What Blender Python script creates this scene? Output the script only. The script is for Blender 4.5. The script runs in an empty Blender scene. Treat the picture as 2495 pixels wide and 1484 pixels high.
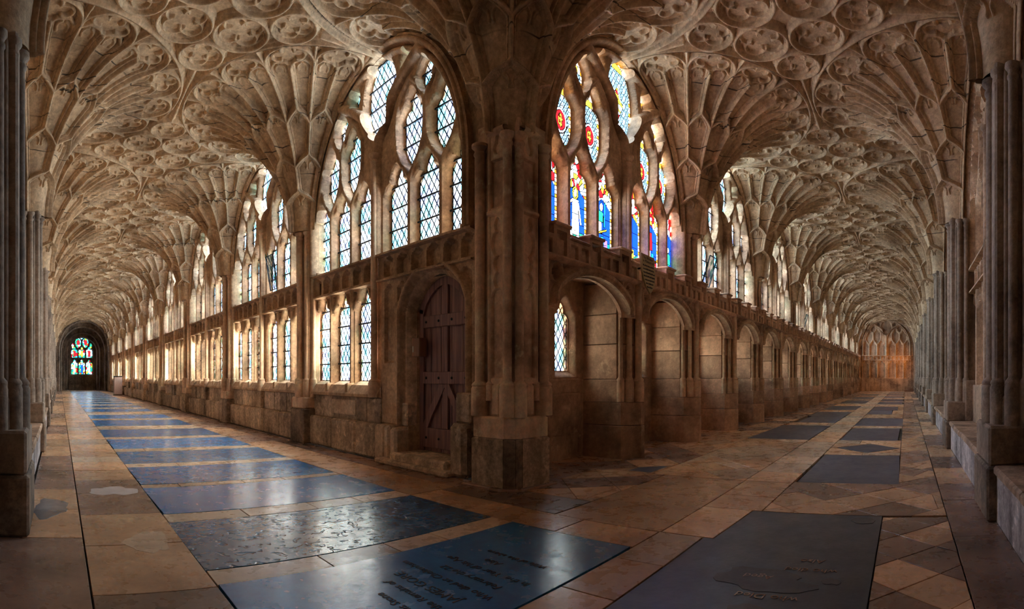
import bpy, math, random
import numpy as np
from mathutils import Vector, Matrix

random.seed(7)
rng = np.random.default_rng(7)
SC = bpy.context.scene
COL = SC.collection
PI = math.pi

# ------------------------------------------------------------------ camera
# The photograph is a stitched cylindrical panorama: 1313 px per radian, horizon at y = 919.
FPX, HOR, IW, IH = 1313.0, 919.0, 2495.0, 1484.0
cam = bpy.data.cameras.new('camera')
cam.type = 'PANO'
cam.panorama_type = 'CENTRAL_CYLINDRICAL'
cam.central_cylindrical_radius = 1.0
cam.central_cylindrical_range_u_min = -IW / 2 / FPX
cam.central_cylindrical_range_u_max = IW / 2 / FPX
cam.central_cylindrical_range_v_min = -(IH - HOR) / FPX
cam.central_cylindrical_range_v_max = HOR / FPX
cam.clip_start = 0.05
cam.clip_end = 400
camo = bpy.data.objects.new('camera', cam)
COL.objects.link(camo)
AZ = math.radians(45) - (IW / 2 - 1176) / FPX          # azimuth of the middle of the picture
camo.location = (0, 0, 1.15)
camo.rotation_euler = (PI / 2, 0, AZ - PI / 2)
SC.camera = camo

# ------------------------------------------------------------------ sky, sun, exposure
world = bpy.data.worlds.new('world')
SC.world = world
world.use_nodes = True
bg = world.node_tree.nodes['Background']
bg.inputs['Color'].default_value = (0.62, 0.80, 1.0, 1)
bg.inputs['Strength'].default_value = 1.3
world.cycles.sampling_method = 'NONE'
def daylight(x, y, z, rz, w, h, radiance, color):
    """daylight of the open garth falling on one window bay: a sky-sized lamp outside the glass, facing in"""
    l = bpy.data.lights.new('daylight', 'AREA'); l.shape = 'RECTANGLE'; l.size = w; l.size_y = h
    l.energy = radiance * PI * w * h; l.color = color
    o = bpy.data.objects.new('daylight', l); COL.objects.link(o)
    o.location = (x, y, z); o.rotation_euler = (PI / 2, 0, rz)
SKYC, GRDC = (0.74, 0.87, 1.0), (1.0, 0.86, 0.66)
for k in range(9):
    y0, y1 = (4.25 + 4.38 * k) if k else 4.55, 4.25 + 4.38 * (k + 1)
    daylight(5.0, (y0 + y1) / 2, 4.75, PI / 2, y1 - y0, 3.7, 2.6, SKYC)             # left walk, upper lights
    y0 = y0 if k else 5.0
    daylight(5.0, (y0 + y1) / 2, 1.45, PI / 2, y1 - y0, 2.9, 3.8, GRDC)             # left walk, lower lights
    daylight(4.6 + 4.38 * (k + 0.5), 4.85, 4.75, PI, 4.38, 3.7, 3.0, SKYC)          # right walk, windows
    daylight(4.6 + 4.38 * (k + 0.5), 5.2, 1.45, PI, 4.38, 2.0, 3.0, GRDC)           # right walk, carrel lights
SC.view_settings.view_transform = 'Standard'
SC.view_settings.look = 'None'
SC.view_settings.gamma = 1.0
SC.view_settings.use_curve_mapping = False
SC.view_settings.exposure = 2.85
cy = SC.cycles if hasattr(SC, 'cycles') else None
if cy:
    cy.max_bounces = 5
    cy.diffuse_bounces = 4
    cy.glossy_bounces = 2
    cy.use_adaptive_sampling = True
    cy.adaptive_threshold = 0.12
    cy.adaptive_min_samples = 16
    cy.sample_clamp_indirect = 6.0
    cy.transparent_max_bounces = 12
    cy.caustics_reflective = False
    cy.caustics_refractive = False

# ------------------------------------------------------------------ dimensions (metres)
B = 4.38                       # length of a vault bay
NB = 9                         # bays in each walk
Z0, ZT = 3.70, 5.82            # springing and top of the fans
R0, RT = 0.24, 2.19            # fan radius at springing and at rim
LX, LXI, LXO, LY0 = 2.0, 4.25, -0.25, 4.25     # left walk: axis, inner and outer spring lines, first pier
RY, RYI, RYO, RX0 = 1.58, 3.83, -0.67, 4.60    # right walk
WW = 4.5
CC = (4.33, 3.93)              # axis of the corner fan
CS = 1.08                      # the corner fan is a little wider

# ------------------------------------------------------------------ materials
def nodes_of(m):
    m.use_nodes = True
    nt = m.node_tree
    return nt, nt.nodes, nt.links, nt.nodes['Principled BSDF']

def stone(name, c1, c2, c3, rough=0.8, scale=1.0, bump=0.25, streak=0.3, blotch=0.5, joints=None, spec=0.25, grain=40, objc=False, mottle=0.35):
    m = bpy.data.materials.new(name)
    nt, N, L, P = nodes_of(m)
    geo = N.new('ShaderNodeNewGeometry')
    pos = geo.outputs['Position']
    if objc:                                     # one tone for each stone
        oi = N.new('ShaderNodeObjectInfo')
    n1 = N.new('ShaderNodeTexNoise'); n1.inputs['Scale'].default_value = 1.3 * scale
    n1.inputs['Detail'].default_value = 4; n1.inputs['Roughness'].default_value = 0.62
    L.new(pos, n1.inputs['Vector'])
    r1 = N.new('ShaderNodeValToRGB')
    e = r1.color_ramp.elements
    e[0].position = 0.32; e[0].color = (*c2, 1)
    e[1].position = 0.68; e[1].color = (*c3, 1)
    x = r1.color_ramp.elements.new(0.5); x.color = (*c1, 1)
    L.new(n1.outputs['Fac'], r1.inputs['Fac'])
    col = r1.outputs['Color']
    # vertical streaks of dirt
    mp = N.new('ShaderNodeMapping'); mp.inputs['Scale'].default_value = (5 * scale, 5 * scale, 0.5 * scale)
    L.new(pos, mp.inputs['Vector'])
    n2 = N.new('ShaderNodeTexNoise'); n2.inputs['Scale'].default_value = 1.0; n2.inputs['Detail'].default_value = 2
    L.new(mp.outputs['Vector'], n2.inputs['Vector'])
    mr = N.new('ShaderNodeMapRange'); mr.inputs['From Min'].default_value = 0.45; mr.inputs['From Max'].default_value = 0.72
    mr.inputs['To Max'].default_value = streak
    L.new(n2.outputs['Fac'], mr.inputs['Value'])
    mx = N.new('ShaderNodeMix'); mx.data_type = 'RGBA'
    mx.inputs['B'].default_value = (c2[0] * 0.35, c2[1] * 0.33, c2[2] * 0.33, 1)
    L.new(mr.outputs['Result'], mx.inputs['Factor']); L.new(col, mx.inputs['A'])
    col = mx.outputs['Result']
    # pale lime blotches
    n3 = N.new('ShaderNodeTexNoise'); n3.inputs['Scale'].default_value = 4.5 * scale; n3.inputs['Detail'].default_value = 4
    n3.inputs['Roughness'].default_value = 0.7
    L.new(pos, n3.inputs['Vector'])
    mr3 = N.new('ShaderNodeMapRange'); mr3.inputs['From Min'].default_value = 0.56; mr3.inputs['From Max'].default_value = 0.7
    mr3.inputs['To Max'].default_value = blotch
    L.new(n3.outputs['Fac'], mr3.inputs['Value'])
    mx3 = N.new('ShaderNodeMix'); mx3.data_type = 'RGBA'
    mx3.inputs['B'].default_value = (min(1, c3[0] * 1.35), min(1, c3[1] * 1.33), min(1, c3[2] * 1.3), 1)
    L.new(mr3.outputs['Result'], mx3.inputs['Factor']); L.new(col, mx3.inputs['A'])
    col = mx3.outputs['Result']
    n6 = N.new('ShaderNodeTexNoise'); n6.inputs['Scale'].default_value = 16 * scale; n6.inputs['Detail'].default_value = 3; n6.inputs['Roughness'].default_value = 0.75
    L.new(pos, n6.inputs['Vector'])
    m6 = N.new('ShaderNodeMapRange'); m6.inputs['From Min'].default_value = 0.3; m6.inputs['From Max'].default_value = 0.7
    m6.inputs['To Min'].default_value = 1 - mottle; m6.inputs['To Max'].default_value = 1 + mottle * 0.6
    L.new(n6.outputs['Fac'], m6.inputs['Value'])
    h6 = N.new('ShaderNodeHueSaturation'); L.new(m6.outputs['Result'], h6.inputs['Value']); L.new(col, h6.inputs['Color'])
    col = h6.outputs['Color']
    if objc:
        mo = N.new('ShaderNodeMapRange'); mo.inputs['To Min'].default_value = 0.68; mo.inputs['To Max'].default_value = 1.22
        L.new(oi.outputs['Random'], mo.inputs['Value'])
        hs = N.new('ShaderNodeHueSaturation')
        L.new(mo.outputs['Result'], hs.inputs['Value']); L.new(col, hs.inputs['Color'])
        col = hs.outputs['Color']
    if joints:                                   # dark mortar rings of the vault courses, at fixed heights
        sx = N.new('ShaderNodeSeparateXYZ'); L.new(pos, sx.inputs[0])
        nj = N.new('ShaderNodeTexNoise'); nj.inputs['Scale'].default_value = 3.0; nj.inputs['Detail'].default_value = 1
        L.new(pos, nj.inputs['Vector'])
        ad = N.new('ShaderNodeMath'); ad.operation = 'MULTIPLY_ADD'; ad.inputs[1].default_value = 0.05
        L.new(nj.outputs['Fac'], ad.inputs[0]); L.new(sx.outputs['Z'], ad.inputs[2])
        acc = None
        for zj, wj in joints:
            c = N.new('ShaderNodeMath'); c.operation = 'COMPARE'; c.inputs[1].default_value = zj + 0.025; c.inputs[2].default_value = wj
            L.new(ad.outputs[0], c.inputs[0])
            if acc is None: acc = c.outputs[0]
            else:
                a2 = N.new('ShaderNodeMath'); a2.operation = 'MAXIMUM'
                L.new(acc, a2.inputs[0]); L.new(c.outputs[0], a2.inputs[1]); acc = a2.outputs[0]
        nb = N.new('ShaderNodeTexNoise'); nb.inputs['Scale'].default_value = 1.7; nb.inputs['Detail'].default_value = 1
        L.new(pos, nb.inputs['Vector'])
        mb_ = N.new('ShaderNodeMapRange'); mb_.inputs['From Min'].default_value = 0.38; mb_.inputs['From Max'].default_value = 0.55; mb_.inputs['To Max'].default_value = 0.85
        L.new(nb.outputs['Fac'], mb_.inputs['Value'])
        mu = N.new('ShaderNodeMath'); mu.operation = 'MULTIPLY'
        L.new(acc, mu.inputs[0]); L.new(mb_.outputs['Result'], mu.inputs[1])
        mj = N.new('ShaderNodeMix'); mj.data_type = 'RGBA'; mj.inputs['B'].default_value = (0.03, 0.025, 0.02, 1)
        L.new(mu.outputs[0], mj.inputs['Factor']); L.new(col, mj.inputs['A'])
        col = mj.outputs['Result']
    L.new(col, P.inputs['Base Color'])
    P.inputs['Roughness'].default_value = rough
    P.inputs['Specular IOR Level'].default_value = spec
    n4 = N.new('ShaderNodeTexNoise'); n4.inputs['Scale'].default_value = grain; n4.inputs['Detail'].default_value = 2
    L.new(pos, n4.inputs['Vector'])
    bp = N.new('ShaderNodeBump'); bp.inputs['Strength'].default_value = bump; bp.inputs['Distance'].default_value = 0.01
    L.new(n4.outputs['Fac'], bp.inputs['Height'])
    L.new(bp.outputs['Normal'], P.inputs['Normal'])
    return m

def plain(name, c, rough=0.6, metal=0.0, spec=0.4):
    m = bpy.data.materials.new(name)
    nt, N, L, P = nodes_of(m)
    n = N.new('ShaderNodeTexNoise'); n.inputs['Scale'].default_value = 18; n.inputs['Detail'].default_value = 5
    g = N.new('ShaderNodeNewGeometry'); L.new(g.outputs['Position'], n.inputs['Vector'])
    r = N.new('ShaderNodeValToRGB')
    r.color_ramp.elements[0].color = (*[k * 0.7 for k in c], 1); r.color_ramp.elements[1].color = (*[min(1, k * 1.25) for k in c], 1)
    L.new(n.outputs['Fac'], r.inputs['Fac']); L.new(r.outputs['Color'], P.inputs['Base Color'])
    P.inputs['Roughness'].default_value = rough; P.inputs['Metallic'].default_value = metal; P.inputs['Specular IOR Level'].default_value = spec
    return m

def glass(name, c, gl=0.04):
    m = bpy.data.materials.new(name)
    m.use_nodes = True
    nt = m.node_tree; N, L = nt.nodes, nt.links
    N.remove(N['Principled BSDF'])
    out = N['Material Output']
    t = N.new('ShaderNodeBsdfTransparent'); t.inputs['Color'].default_value = (*c, 1)
    g = N.new('ShaderNodeBsdfGlossy'); g.inputs['Roughness'].default_value = 0.15
    x = N.new('ShaderNodeMixShader'); x.inputs['Fac'].default_value = gl
    L.new(t.outputs[0], x.inputs[1]); L.new(g.outputs[0], x.inputs[2]); L.new(x.outputs[0], out.inputs['Surface'])
    return m

def wood(name, c1, c2):
    m = bpy.data.materials.new(name)
    nt, N, L, P = nodes_of(m)
    g = N.new('ShaderNodeNewGeometry')
    mp = N.new('ShaderNodeMapping'); mp.inputs['Scale'].default_value = (30, 30, 1.6)
    L.new(g.outputs['Position'], mp.inputs['Vector'])
    n = N.new('ShaderNodeTexNoise'); n.inputs['Scale'].default_value = 1; n.inputs['Detail'].default_value = 6
    L.new(mp.outputs['Vector'], n.inputs['Vector'])
    r = N.new('ShaderNodeValToRGB'); r.color_ramp.elements[0].color = (*c2, 1); r.color_ramp.elements[1].color = (*c1, 1)
    r.color_ramp.elements[0].position = 0.35; r.color_ramp.elements[1].position = 0.7
    L.new(n.outputs['Fac'], r.inputs['Fac']); L.new(r.outputs['Color'], P.inputs['Base Color'])
    P.inputs['Roughness'].default_value = 0.5
    b = N.new('ShaderNodeBump'); b.inputs['Strength'].default_value = 0.3; b.inputs['Distance'].default_value = 0.01
    L.new(n.outputs['Fac'], b.inputs['Height']); L.new(b.outputs['Normal'], P.inputs['Normal'])
    return m

def slate(name, c1, c2, c3, r0, r1, pit=0.3, scale=1.0, objc=True, spec=0.5):
    m = stone(name, c1, c2, c3, rough=0.4, scale=scale, bump=0.10, streak=0.0, blotch=0.06, spec=spec, grain=25, objc=objc, mottle=0.14)
    nt = m.node_tree; N, L = nt.nodes, nt.links; P = N['Principled BSDF']
    g = N.new('ShaderNodeNewGeometry')
    n = N.new('ShaderNodeTexNoise'); n.inputs['Scale'].default_value = 5; n.inputs['Detail'].default_value = 3; n.inputs['Roughness'].default_value = 0.7
    L.new(g.outputs['Position'], n.inputs['Vector'])
    mr = N.new('ShaderNodeMapRange'); mr.inputs['From Min'].default_value = 0.3; mr.inputs['From Max'].default_value = 0.7
    mr.inputs['To Min'].default_value = r0; mr.inputs['To Max'].default_value = r1
    L.new(n.outputs['Fac'], mr.inputs['Value']); L.new(mr.outputs['Result'], P.inputs['Roughness'])
    if pit < 0.5: return m
    last = P.inputs['Normal'].links[0].from_socket
    v = N.new('ShaderNodeTexNoise'); v.inputs['Scale'].default_value = 14; v.inputs['Detail'].default_value = 1
    L.new(g.outputs['Position'], v.inputs['Vector'])
    rp = N.new('ShaderNodeMapRange'); rp.inputs['From Min'].default_value = 0.58; rp.inputs['From Max'].default_value = 0.66
    rp.inputs['To Min'].default_value = 1.0; rp.inputs['To Max'].default_value = 0.0
    L.new(v.outputs['Fac'], rp.inputs['Value'])
    b = N.new('ShaderNodeBump'); b.inputs['Strength'].default_value = pit; b.inputs['Distance'].default_value = 0.01
    L.new(rp.outputs['Result'], b.inputs['Height']); L.new(last, b.inputs['Normal']); L.new(b.outputs['Normal'], P.inputs['Normal'])
    return m

VJ = [(4.62, 0.007), (5.02, 0.008), (5.33, 0.008), (5.46, 0.006), (5.675, 0.0045)]
M = {}
M['vault'] = stone('vault_stone', (0.576, 0.379, 0.218), (0.340, 0.207, 0.113), (0.720, 0.494, 0.296), streak=0.25, blotch=0.35, joints=VJ, bump=0.35)
M['flat'] = stone('vault_crown_stone', (0.576, 0.379, 0.218), (0.340, 0.211, 0.116), (0.720, 0.494, 0.296), streak=0.0, blotch=0.35, bump=0.35)
M['wall'] = stone('wall_stone', (0.601, 0.378, 0.222), (0.312, 0.181, 0.102), (0.762, 0.501, 0.306), streak=0.4, blotch=0.4, bump=0.35)
M['pier'] = stone('pier_stone', (0.817, 0.513, 0.322), (0.374, 0.223, 0.139), (0.860, 0.700, 0.455), streak=0.5, blotch=0.4, bump=0.35, mottle=0.22)
M['carrel'] = stone('carrel_stone', (0.652, 0.385, 0.238), (0.318, 0.180, 0.111), (0.840, 0.523, 0.331), streak=0.3, blotch=0.45, objc=True, bump=0.35, mottle=0.25)
M['plinth'] = stone('plinth_stone', (0.566, 0.392, 0.258), (0.179, 0.120, 0.079), (0.774, 0.561, 0.384), streak=0.55, blotch=0.75, objc=True, bump=0.6, mottle=0.5)
M['patch'] = stone('patch_stone', (0.66, 0.45, 0.29), (0.42, 0.27, 0.17), (0.74, 0.55, 0.39), streak=0.2, blotch=0.4)
M['dark'] = stone('grimy_stone', (0.252, 0.171, 0.116), (0.095, 0.064, 0.044), (0.428, 0.293, 0.200), streak=0.6, blotch=0.4, bump=0.5, mottle=0.5)
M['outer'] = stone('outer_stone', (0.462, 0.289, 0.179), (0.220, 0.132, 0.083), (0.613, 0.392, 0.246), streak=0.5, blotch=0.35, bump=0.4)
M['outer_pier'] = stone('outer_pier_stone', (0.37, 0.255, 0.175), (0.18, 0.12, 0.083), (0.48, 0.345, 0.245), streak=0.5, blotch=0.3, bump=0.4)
M['bench'] = stone('bench_stone', (0.44, 0.36, 0.33), (0.17, 0.135, 0.125), (0.66, 0.57, 0.54), streak=0.5, blotch=0.9, scale=1.6, objc=True, bump=0.5)
M['mortar'] = stone('mortar', (0.10, 0.075, 0.055), (0.05, 0.038, 0.03), (0.15, 0.11, 0.08), streak=0, blotch=0.1)
M['slate'] = slate('blue_slate', (0.020, 0.168, 0.406), (0.015, 0.130, 0.325), (0.027, 0.215, 0.489), 0.2, 0.3, pit=0.05, spec=0.7)  # bluish slate, base blue deepened to stand in for reflected sky sheen
M['slate_pit'] = slate('pitted_blue_slate', (0.023, 0.120, 0.253), (0.016, 0.085, 0.191), (0.032, 0.156, 0.294), 0.18, 0.32, pit=0.55, spec=0.7)  # sky sheen is put into this base blue too
M['ledger'] = slate('dark_ledger', (0.055, 0.073, 0.114), (0.039, 0.052, 0.082), (0.082, 0.103, 0.149), 0.28, 0.42, pit=0.2)
M['flag'] = slate('sandstone_flag', (0.712, 0.393, 0.206), (0.458, 0.244, 0.130), (0.860, 0.540, 0.296), 0.22, 0.36, pit=0.15)
M['flag_dark'] = slate('grimy_flag', (0.303, 0.169, 0.116), (0.172, 0.096, 0.067), (0.427, 0.246, 0.167), 0.22, 0.36, pit=0.2)
M['strip'] = slate('pale_strip', (0.673, 0.460, 0.294), (0.428, 0.280, 0.176), (0.775, 0.580, 0.399), 0.22, 0.36, pit=0.3)
M['stain'] = slate('lime_stain', (0.62, 0.52, 0.47), (0.45, 0.36, 0.32), (0.7, 0.6, 0.56), 0.3, 0.45, objc=False)
M['stain_blue'] = slate('damp_stain', (0.10, 0.11, 0.14), (0.05, 0.06, 0.08), (0.3, 0.29, 0.32), 0.08, 0.2, objc=False)
M['spall'] = slate('spalled_slate', (0.085, 0.075, 0.072), (0.055, 0.048, 0.046), (0.12, 0.10, 0.095), 0.45, 0.6, objc=False)
M['oak'] = wood('oak', (0.36, 0.17, 0.14), (0.15, 0.066, 0.058))
M['oakbox'] = wood('oak_box', (0.33, 0.15, 0.08), (0.20, 0.085, 0.045))
M['iron'] = plain('iron', (0.025, 0.022, 0.022), 0.5, 0.6)
M['lead'] = plain('lead', (0.03, 0.033, 0.038), 0.6, 0.2)
M['pink'] = plain('pink_stone', (0.62, 0.42, 0.34), 0.7)
M['terra'] = plain('terracotta', (0.42, 0.16, 0.08), 0.75)
M['cream'] = plain('cream_enamel', (0.7, 0.66, 0.55), 0.4)
M['plaque'] = plain('brass_plaque', (0.50, 0.36, 0.18), 0.5, 0.1)
M['ink'] = plain('black_paint', (0.02, 0.016, 0.014), 0.6)
M['letter'] = plain('cut_letter', (0.012, 0.013, 0.016), 0.7)
M['twig'] = plain('twig', (0.5, 0.46, 0.42), 0.8)
M['garth_ground'] = plain('garth_ground', (0.43, 0.40, 0.34), 0.9)  # unseen ground, coloured pale and neutral to bounce light through the windows
for k, c in {'white': (0.8, 0.86, 0.92), 'cyan': (0.12, 0.31, 0.35), 'mint': (0.16, 0.32, 0.28), 'lilac': (0.23, 0.23, 0.38), 'sky': (0.17, 0.29, 0.4),
             'blue': (0.004, 0.035, 0.36), 'red': (0.38, 0.006, 0.008), 'gold': (0.52, 0.3, 0.02), 'green': (0.012, 0.2, 0.09), 'skin': (0.95, 0.78, 0.68),
             'robe': (0.98, 0.97, 0.95), 'grey': (0.62, 0.72, 0.75), 'teal': (0.008, 0.22, 0.28), 'violet': (0.2, 0.09, 0.3)}.items():
    M['g_' + k] = glass('glass_' + k, c)

# ------------------------------------------------------------------ mesh helpers
def mesh_from(name, V, polys, smooth=None):
    """V (n,3) array, polys: list of (m,k) integer arrays."""
    me = bpy.data.meshes.new(name)
    V = np.asarray(V, dtype=np.float32)
    polys = [np.asarray(p, dtype=np.int32) for p in polys if len(p)]
    me.vertices.add(len(V)); me.vertices.foreach_set('co', V.ravel())
    nl = sum(p.size for p in polys); nf = sum(len(p) for p in polys)
    me.loops.add(nl); me.polygons.add(nf)
    me.loops.foreach_set('vertex_index', np.concatenate([p.ravel() for p in polys]))
    tot = np.concatenate([np.full(len(p), p.shape[1], dtype=np.int32) for p in polys])
    st = np.concatenate([[0], np.cumsum(tot)[:-1]]).astype(np.int32)
    me.polygons.foreach_set('loop_start', st)
    me.update(calc_edges=True)
    me.validate()
    if smooth is None:
        me.polygons.foreach_set('use_smooth', np.zeros(nf, dtype=bool))
    else:
        me.polygons.foreach_set('use_smooth', np.ones(nf, dtype=bool))
        if smooth < 179:
            me.set_sharp_from_angle(angle=math.radians(smooth))
    return me

def obj(name, me, mat=None, parent=None, loc=(0, 0, 0), rz=0.0, scale=None):
    o = bpy.data.objects.new(name, me)
    COL.objects.link(o)
    if mat is not None and me is not None and not me.materials:
        me.materials.append(mat)
    o.location = loc
    o.rotation_euler = (0, 0, rz)
    if scale: o.scale = scale
    if parent is not None: o.parent = parent
    return o

def struct(name, label, cat=None, loc=(0, 0, 0), rz=0.0, me=None, mat=None):
    o = obj(name, me, mat, None, loc, rz)
    o['kind'] = 'structure'; o['label'] = label
    if cat: o['category'] = cat
    return o

def thing(name, label, cat, loc=(0, 0, 0), rz=0.0, group=None):
    o = obj(name, None, None, None, loc, rz)
    o['label'] = label; o['category'] = cat
    if group: o['group'] = group
    return o

class MB:
    def __init__(s): s.V = []; s.F = {}
    def add(s, V, faces):
        b = len(s.V); s.V.extend(V)
        for f in faces: s.F.setdefault(len(f), []).append([b + i for i in f])
    def box(s, x0, x1, y0, y1, z0, z1, b=0.0):
        if b <= 0:
            s.add([(x0, y0, z0), (x1, y0, z0), (x1, y1, z0), (x0, y1, z0), (x0, y0, z1), (x1, y0, z1), (x1, y1, z1), (x0, y1, z1)],
                  [(0, 3, 2, 1), (4, 5, 6, 7), (0, 1, 5, 4), (1, 2, 6, 5), (2, 3, 7, 6), (3, 0, 4, 7)]); return
        V = []; idx = {}
        for ix in (0, 1):
            for iy in (0, 1):
                for iz in (0, 1):
                    X, Y, Z = (x0, x1)[ix], (y0, y1)[iy], (z0, z1)[iz]
                    dx, dy, dz = (b, -b)[ix], (b, -b)[iy], (b, -b)[iz]
                    idx[ix, iy, iz] = len(V)
                    V += [(X, Y + dy, Z + dz), (X + dx, Y, Z + dz), (X + dx, Y + dy, Z)]
        F = []
        for a in range(3):
            for sd in (0, 1):
                o1, o2 = (a + 1) % 3, (a + 2) % 3
                q = []
                for p in ((0, 0), (1, 0), (1, 1), (0, 1)):
                    k = [0, 0, 0]; k[a] = sd; k[o1] = p[0]; k[o2] = p[1]
                    q.append(idx[tuple(k)] + a)
                F.append(q if sd else q[::-1])
        for a in range(3):
            o1, o2 = (a + 1) % 3, (a + 2) % 3
            for s1 in (0, 1):
                for s2 in (0, 1):
                    k0 = [0, 0, 0]; k0[o1] = s1; k0[o2] = s2; k1 = list(k0); k1[a] = 1
                    i0, i1 = idx[tuple(k0)], idx[tuple(k1)]
                    q = [i0 + o1, i1 + o1, i1 + o2, i0 + o2]
                    F.append(q if (s1 != s2) else q[::-1])
        for k, i in idx.items():
            t = [i, i + 1, i + 2]
            F.append(t if sum(k) % 2 else t[::-1])
        s.add(V, F)
    def prism(s, poly, z0, z1, inset=0.0):
        n = len(poly)
        V = [(x, y, z0) for x, y in poly]
        if inset > 0:
            V += [(x, y, z1 - inset) for x, y in poly]
            ins = inset_poly(poly, inset)
            V += [(x, y, z1) for x, y in ins]
            F = [[i, (i + 1) % n, n + (i + 1) % n, n + i] for i in range(n)]
            F += [[n + i, n + (i + 1) % n, 2 * n + (i + 1) % n, 2 * n + i] for i in range(n)]
            F += [list(range(2 * n, 3 * n)), list(range(n))[::-1]]
        else:
            V += [(x, y, z1) for x, y in poly]
            F = [[i, (i + 1) % n, n + (i + 1) % n, n + i] for i in range(n)]
            F += [list(range(n, 2 * n)), list(range(n))[::-1]]
        s.add(V, F)
    def lathe(s, prof, n=16, cx=0, cy=0, a0=0, a1=2 * PI):
        full = abs(a1 - a0 - 2 * PI) < 1e-6
        m = n if full else n + 1
        V = []
        for r, z in prof:
            for i in range(m):
                a = a0 + (a1 - a0) * i / n
                V.append((cx + r * math.cos(a), cy + r * math.sin(a), z))
        F = []
        for j in range(len(prof) - 1):
            for i in range(n):
                i2 = (i + 1) % m
                F.append([j * m + i, j * m + i2, (j + 1) * m + i2, (j + 1) * m + i])
        if full:
            F.append([i for i in range(m)][::-1]); F.append([(len(prof) - 1) * m + i for i in range(m)])
        s.add(V, F)
    def sweep(s, path, prof, y0=0.0):
        """path in (u, v); prof list of (n, w): offset along the path's left normal, height towards -y."""
        n = len(path); k = len(prof); V = []
        for i, (u, v) in enumerate(path):
            a = path[max(0, i - 1)]; b = path[min(n - 1, i + 1)]
            tx, tz = b[0] - a[0], b[1] - a[1]; l = math.hypot(tx, tz) or 1
            nx, nz = -tz / l, tx / l
            for o, w in prof: V.append((u + nx * o, y0 - w, v + nz * o))
        F = [[i * k + j, i * k + j + 1, (i + 1) * k + j + 1, (i + 1) * k + j] for i in range(n - 1) for j in range(k - 1)]
        s.add(V, F)
    def tube(s, pts, r, n=8):
        rs = r if isinstance(r, (list, tuple)) else [r] * len(pts)
        V = []
        for i, p in enumerate(pts):
            p = Vector(p); t = (Vector(pts[min(i + 1, len(pts) - 1)]) - Vector(pts[max(i - 1, 0)])).normalized()
            a = t.orthogonal().normalized(); b = t.cross(a)
            for j in range(n):
                an = 2 * PI * j / n; q = p + (a * math.cos(an) + b * math.sin(an)) * rs[i]
                V.append(tuple(q))
        F = [[i * n + j, i * n + (j + 1) % n, (i + 1) * n + (j + 1) % n, (i + 1) * n + j] for i in range(len(pts) - 1) for j in range(n)]
        F += [list(range(n))[::-1], [(len(pts) - 1) * n + j for j in range(n)]]
        s.add(V, F)
    def mesh(s, name, smooth=35):
        return mesh_from(name, np.array(s.V), [np.array(f) for f in s.F.values()], smooth)
    def build(s, name, mat, parent=None, loc=(0, 0, 0), rz=0.0, smooth=35):
        return obj(name, s.mesh(name, smooth), mat, parent, loc, rz)

def inset_poly(poly, d):
    n = len(poly); out = []
    A = sum(poly[i][0] * poly[(i + 1) % n][1] - poly[(i + 1) % n][0] * poly[i][1] for i in range(n))
    sg = 1 if A > 0 else -1
    for i in range(n):
        p0, p1, p2 = poly[i - 1], poly[i], poly[(i + 1) % n]
        def nrm(a, b):
            dx, dy = b[0] - a[0], b[1] - a[1]; l = math.hypot(dx, dy) or 1
            return (-dy / l * sg, dx / l * sg)
        n1, n2 = nrm(p0, p1), nrm(p1, p2)
        k = 1 + n1[0] * n2[0] + n1[1] * n2[1]
        k = max(k, 0.5)
        out.append((p1[0] + d * (n1[0] + n2[0]) / k, p1[1] + d * (n1[1] + n2[1]) / k))
    return out

# ------------------------------------------------------------------ relief helpers (carved stone as a height field with clean cut edges)
def smooth01(x): x = np.clip(x, 0, 1); return x * x * (3 - 2 * x)
def sd_circle(x, y, cx, cy, r): return r - np.hypot(x - cx, y - cy)
def sd_ellipse(x, y, cx, cy, a, b): return (1 - np.hypot((x - cx) / a, (y - cy) / b)) * min(a, b)
def sd_rect(x, y, x0, x1, y0, y1): return np.minimum(np.minimum(x - x0, x1 - x), np.minimum(y - y0, y1 - y))
def sd_vesica(x, y, cx, cy, a, b):
    """pointed lens of half width a and half height b"""
    Rv = (a * a + b * b) / (2 * a); o = Rv - a
    return np.minimum(sd_circle(x, y, cx - o, cy, Rv), sd_circle(x, y, cx + o, cy, Rv))
def sd_poly_line(x, y, pts):
    d = np.full(x.shape, 9.0)
    for (ax, ay), (bx, by) in zip(pts[:-1], pts[1:]):
        dx, dy = bx - ax, by - ay; l2 = dx * dx + dy * dy or 1e-9
        t = np.clip(((x - ax) * dx + (y - ay) * dy) / l2, 0, 1)
        d = np.minimum(d, np.hypot(x - ax - t * dx, y - ay - t * dy))
    return d
def arc(cx, cy, r, a0, a1, n=10): return [(cx + r * math.cos(math.radians(a0 + (a1 - a0) * i / n)), cy + r * math.sin(math.radians(a0 + (a1 - a0) * i / n))) for i in range(n + 1)]

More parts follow.
